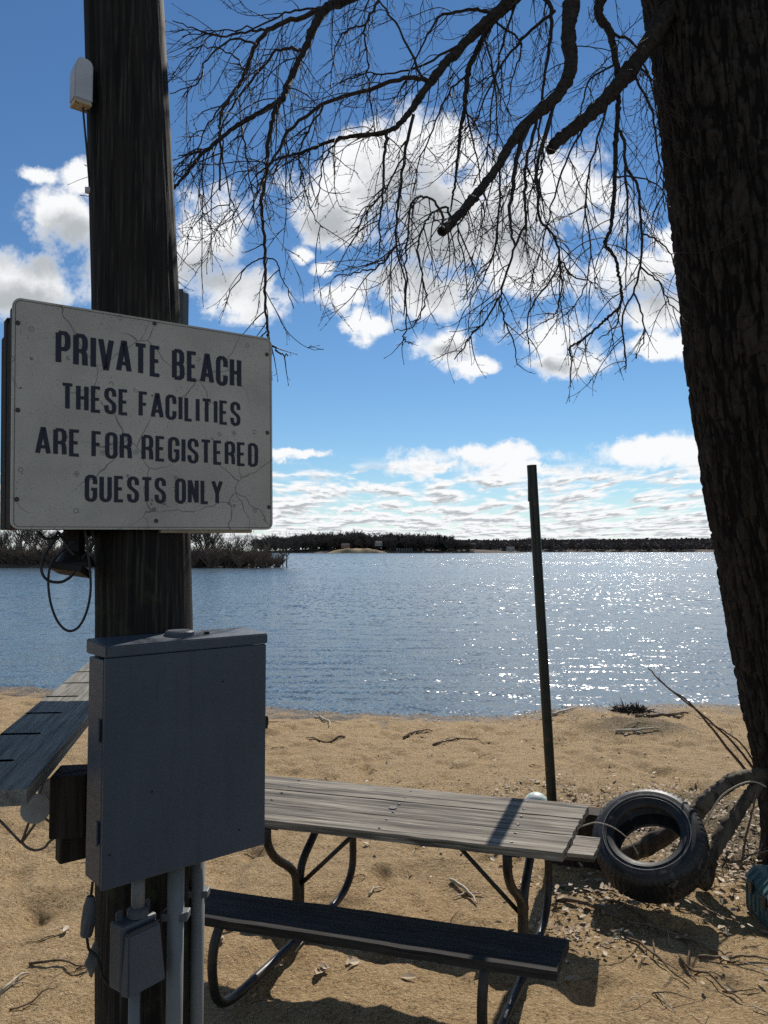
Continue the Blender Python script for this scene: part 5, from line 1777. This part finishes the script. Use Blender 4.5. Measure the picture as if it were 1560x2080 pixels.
big = [  # pixel start, end, width, label
    ((1130, 1832), (1465, 1945), 9, 'long forked stick running from the table legs past the tyre shadow'),
    ((1240, 1775 + 60), (1420, 1925), 6, 'thin stick lying along the edge of the tyre shadow'),
    ((1275, 1915), (1390, 2010), 6, 'curved stick on the sand below the tyre shadow'),
    ((1380, 1950), (1478, 2045), 6, 'bent stick low at the right, below the long forked one'),
    ((1420, 1955), (1560, 1960), 7, 'straight brown stick reaching the right edge of the sand'),
    ((915, 1787), (1005, 1830), 7, 'knobbly dark stick under the right half of the table'),
    ((750, 1830), (782, 1795), 5, 'small curved stick under the middle of the table'),
    ((600, 1940), (640, 1890), 5, 'small stick beside the leaves under the near bench'),
    ((60, 1965), (185, 2000), 6, 'forked dry stick on the sand left of the pole'),
    ((0, 2030), (60, 1985), 7, 'grey stick in the bottom left corner'),
    ((20, 2060), (100, 2010), 5, 'thin pale stick near the bottom left corner'),
    ((700, 1500), (640, 1515), 6, 'pale crooked stick on the beach left of the middle'),
    ((820, 1500), (870, 1478), 6, 'forked stick on the beach near the water, middle'),
    ((880, 1520), (950, 1490), 5, 'dark stick lying on the beach left of the green post'),
    ((1250, 1497), (1340, 1500), 7, 'straight weathered stick below the earth mound on the beach'),
    ((1290, 1440), (1400, 1445), 9, 'pale driftwood stick beside the root clump at the waterline'),
    ((640, 1440), (700, 1470), 5, 'forked stick close to the waterline right of the cabinet'),
    ((1120, 1440), (1200, 1428), 6, 'thin driftwood stick at the waterline behind the green post'),
    ((840, 1960), (900, 1945), 4, 'little stick in the sand in front of the near bench'),
    ((1330, 1400 + 620), (1380, 2060), 4, 'little twig alone on the sand at the lower right'),
]
for (a_, c_, wpx, lb) in big:
    p0, p1 = onz(*a_, -0.02 if a_[1] > 1600 else -0.15), onz(*c_, -0.02 if c_[1] > 1600 else -0.15)
    L = (p1 - p0).length
    bm = bmesh.new()
    o0 = stick_bm(bm, p0.x, p0.y, math.atan2(p1.y - p0.y, p1.x - p0.x), L, wpx / 2 / F * p0.y, random.uniform(-.35, .35), 2 if wpx > 5 else 1, 0.015)
    tag(obj('stick', bm, M['stick'] if random.random() < .7 else M['cord'], loc=o0, smooth=True), lb, 'stick')
for i in range(92):
    if i < 24:
        x, y = random.uniform(0.9, 2.6), random.uniform(3.3, 4.6)
    elif i < 46:
        x, y = random.uniform(-2.2, 1.0), random.uniform(3.4, 5.5)
    else:
        y = random.uniform(5.5, 11.0); x = random.uniform(-.5, .5) * y
    bm = bmesh.new()
    o0 = stick_bm(bm, x, y, random.uniform(0, 6.28), random.uniform(.05, .28) * (1 if y < 6 else 1.4), random.uniform(.0016, .004) * (1 if y < 6 else 1.5), random.uniform(-.9, .9), random.choice((0, 0, 1, 2)), random.choice((0, 0.01, 0.03)))
    tag(obj('twig', bm, M['stick'] if random.random() < .65 else M['cord'], loc=o0, smooth=True), 'small dry twig lying loose on the sand', 'twig', 'loose twigs on the sand')

# root clump thrown up at the waterline
rc = onz(1280, 1440, -0.22)
bm = bmesh.new()
for s in range(240):
    a = random.uniform(0, 6.28); e = random.uniform(0.05, 1.2)
    d = Vector((math.cos(a) * math.cos(e) * 1.5, math.sin(a) * math.cos(e), math.sin(e) * .8))
    q = [Vector((rc.x, rc.y, gz(rc.x, rc.y))) + Vector((random.gauss(0, .1), random.gauss(0, .06), 0.0))]
    for k in range(4):
        d = d + Vector((random.gauss(0, .4), random.gauss(0, .4), random.gauss(-.08, .3)))
        q.append(q[-1] + d.normalized() * random.uniform(.025, .06))
    tube(bm, q, [.012, .010, .007, .005, .003], 4, cap=False)
tag(obj('root_clump', bm, M['twig'], loc=(rc.x, rc.y, gz(rc.x, rc.y))), 'dark tangled root clump lying at the waterline on the right', 'root clump')


def leaf_geo(V, Fc, x, y, z, s):
    a = random.uniform(0, 6.28); tl = random.gauss(0, .22); t2 = random.gauss(0, .22); cu = random.uniform(.05, .45)
    Rm = Matrix.Rotation(a, 3, 'Z') @ Matrix.Rotation(tl, 3, 'X') @ Matrix.Rotation(t2, 3, 'Y')
    k = len(V)
    lf = [(-1, 0, .1 * cu), (-.35, .5, cu * .5), (.3, .42, cu * .55), (1, 0, .25 * cu), (.3, -.45, cu * .5), (-.4, -.5, cu * .6), (-.3, 0, 0), (.35, 0, 0)]
    for q in lf:
        j = Vector((q[0] * s, q[1] * s * random.uniform(.7, 1.2), q[2] * s))
        p = Rm @ j
        V.append((x + p.x, y + p.y, z + p.z + s * .35))
    Fc.extend([(k, k + 6, k + 1), (k + 1, k + 6, k + 7, k + 2), (k + 2, k + 7, k + 3), (k + 3, k + 7, k + 4), (k + 4, k + 7, k + 6, k + 5), (k + 5, k + 6, k)])


V = []; Fc = []


def scatter(n, cx, cy, sx, sy, smin, smax, hmax=0.03):
    for i in range(n):
        x = random.gauss(cx, sx); y = random.gauss(cy, sy)
        if y < 3.0 or y > 11: continue
        leaf_geo(V, Fc, x, y, gz(x, y) + random.uniform(0, hmax), random.uniform(smin, smax))


scatter(480, 2.4, 5.1, 0.4, 0.35, .012, .032, .05)
scatter(300, 1.40, 4.75, 0.24, 0.18, .012, .032, .04)
scatter(1300, 2.0, 6.1, 0.9, 0.5, .012, .032)
scatter(500, 2.6, 4.9, 0.3, 0.5, .015, .035, .05)
scatter(140, 1.05, 4.25, 0.18, 0.14, .010, .026)
scatter(60, 2.3, 4.2, 0.35, 0.25, .012, .03)
scatter(120, 1.8, 8.5, 1.4, 1.0, .012, .03)
scatter(160, 2.6, 11.0, 1.4, 0.4, .012, .035)
for i in range(900):
    x = random.uniform(-7, 6.5)
    y = float(shore_y(x)) - abs(random.gauss(0.12, 0.22)) - 0.05 + 0.12 * math.sin(x * 2.3)
    leaf_geo(V, Fc, x, y, gz(x, y), random.uniform(.008, .024))
tag(raw('leaf_litter', V, Fc, M['leaf']), 'drifts of dry brown leaves around the tyre and tree', 'leaf litter', kind='stuff')
# single leaves one can pick out on the sand
for (u, v) in [(590, 1925), (655, 1970), (710, 1955), (1090, 1590), (560, 1950), (645, 1975), (1158, 1985), (1062, 1800), (1130, 1838), (1485, 2000), (1345, 1885), (1475, 1895), (830, 1990), (980, 1975), (545, 1900), (470, 1890), (450, 1920), (130, 1890)]:
    p = onz(u, v, 0.0)
    VV = []; FF = []
    for s in range(random.choice((1, 2, 3))):
        leaf_geo(VV, FF, random.uniform(-.015, .015) * s, random.uniform(-.015, .015) * s, 0.004 * s, random.uniform(.028, .042))
    tag(raw('leaf', VV, FF, M['leaf'], loc=(p.x, p.y, gz(p.x, p.y))), 'single curled dry leaf lying on open sand', 'leaf', 'single leaves on the sand')

# dry grass: thin blades between tyre and post
V = []; Fc = []


def blades(n, cx, cy, sx, sy, h0, h1):
    for i in range(n):
        x = random.gauss(cx, sx); y = random.gauss(cy, sy)
        if y < 3.4: continue
        z = gz(x, y); h = random.uniform(h0, h1); a = random.uniform(0, 6.28); l = random.uniform(.2, 1.3)
        d = Vector((math.cos(a) * l, math.sin(a) * l, 1)).normalized() * h
        s = Vector((-math.sin(a), math.cos(a), 0)) * 0.0022
        k = len(V); b0_ = Vector((x, y, z - .005)); m1 = b0_ + d * .55; e = b0_ + d + Vector((math.cos(a), math.sin(a), -.6)) * h * .25
        V.extend([b0_ - s, b0_ + s, m1 + s * .8, m1 - s * .8, e]); Fc.extend([(k, k + 1, k + 2, k + 3), (k + 3, k + 2, k + 4)])


blades(2600, 1.9, 6.2, 0.8, 0.45, .02, .07)
blades(900, 2.6, 5.2, 0.4, 0.4, .03, .10)
blades(500, 1.5, 4.5, 0.3, 0.2, .02, .06)
blades(500, 2.8, 9.4, 0.8, 0.5, .02, .06)
tag(raw('dry_grass', V, Fc, M['grass']), 'sparse dry grass between the post and the tree', 'grass', kind='stuff')
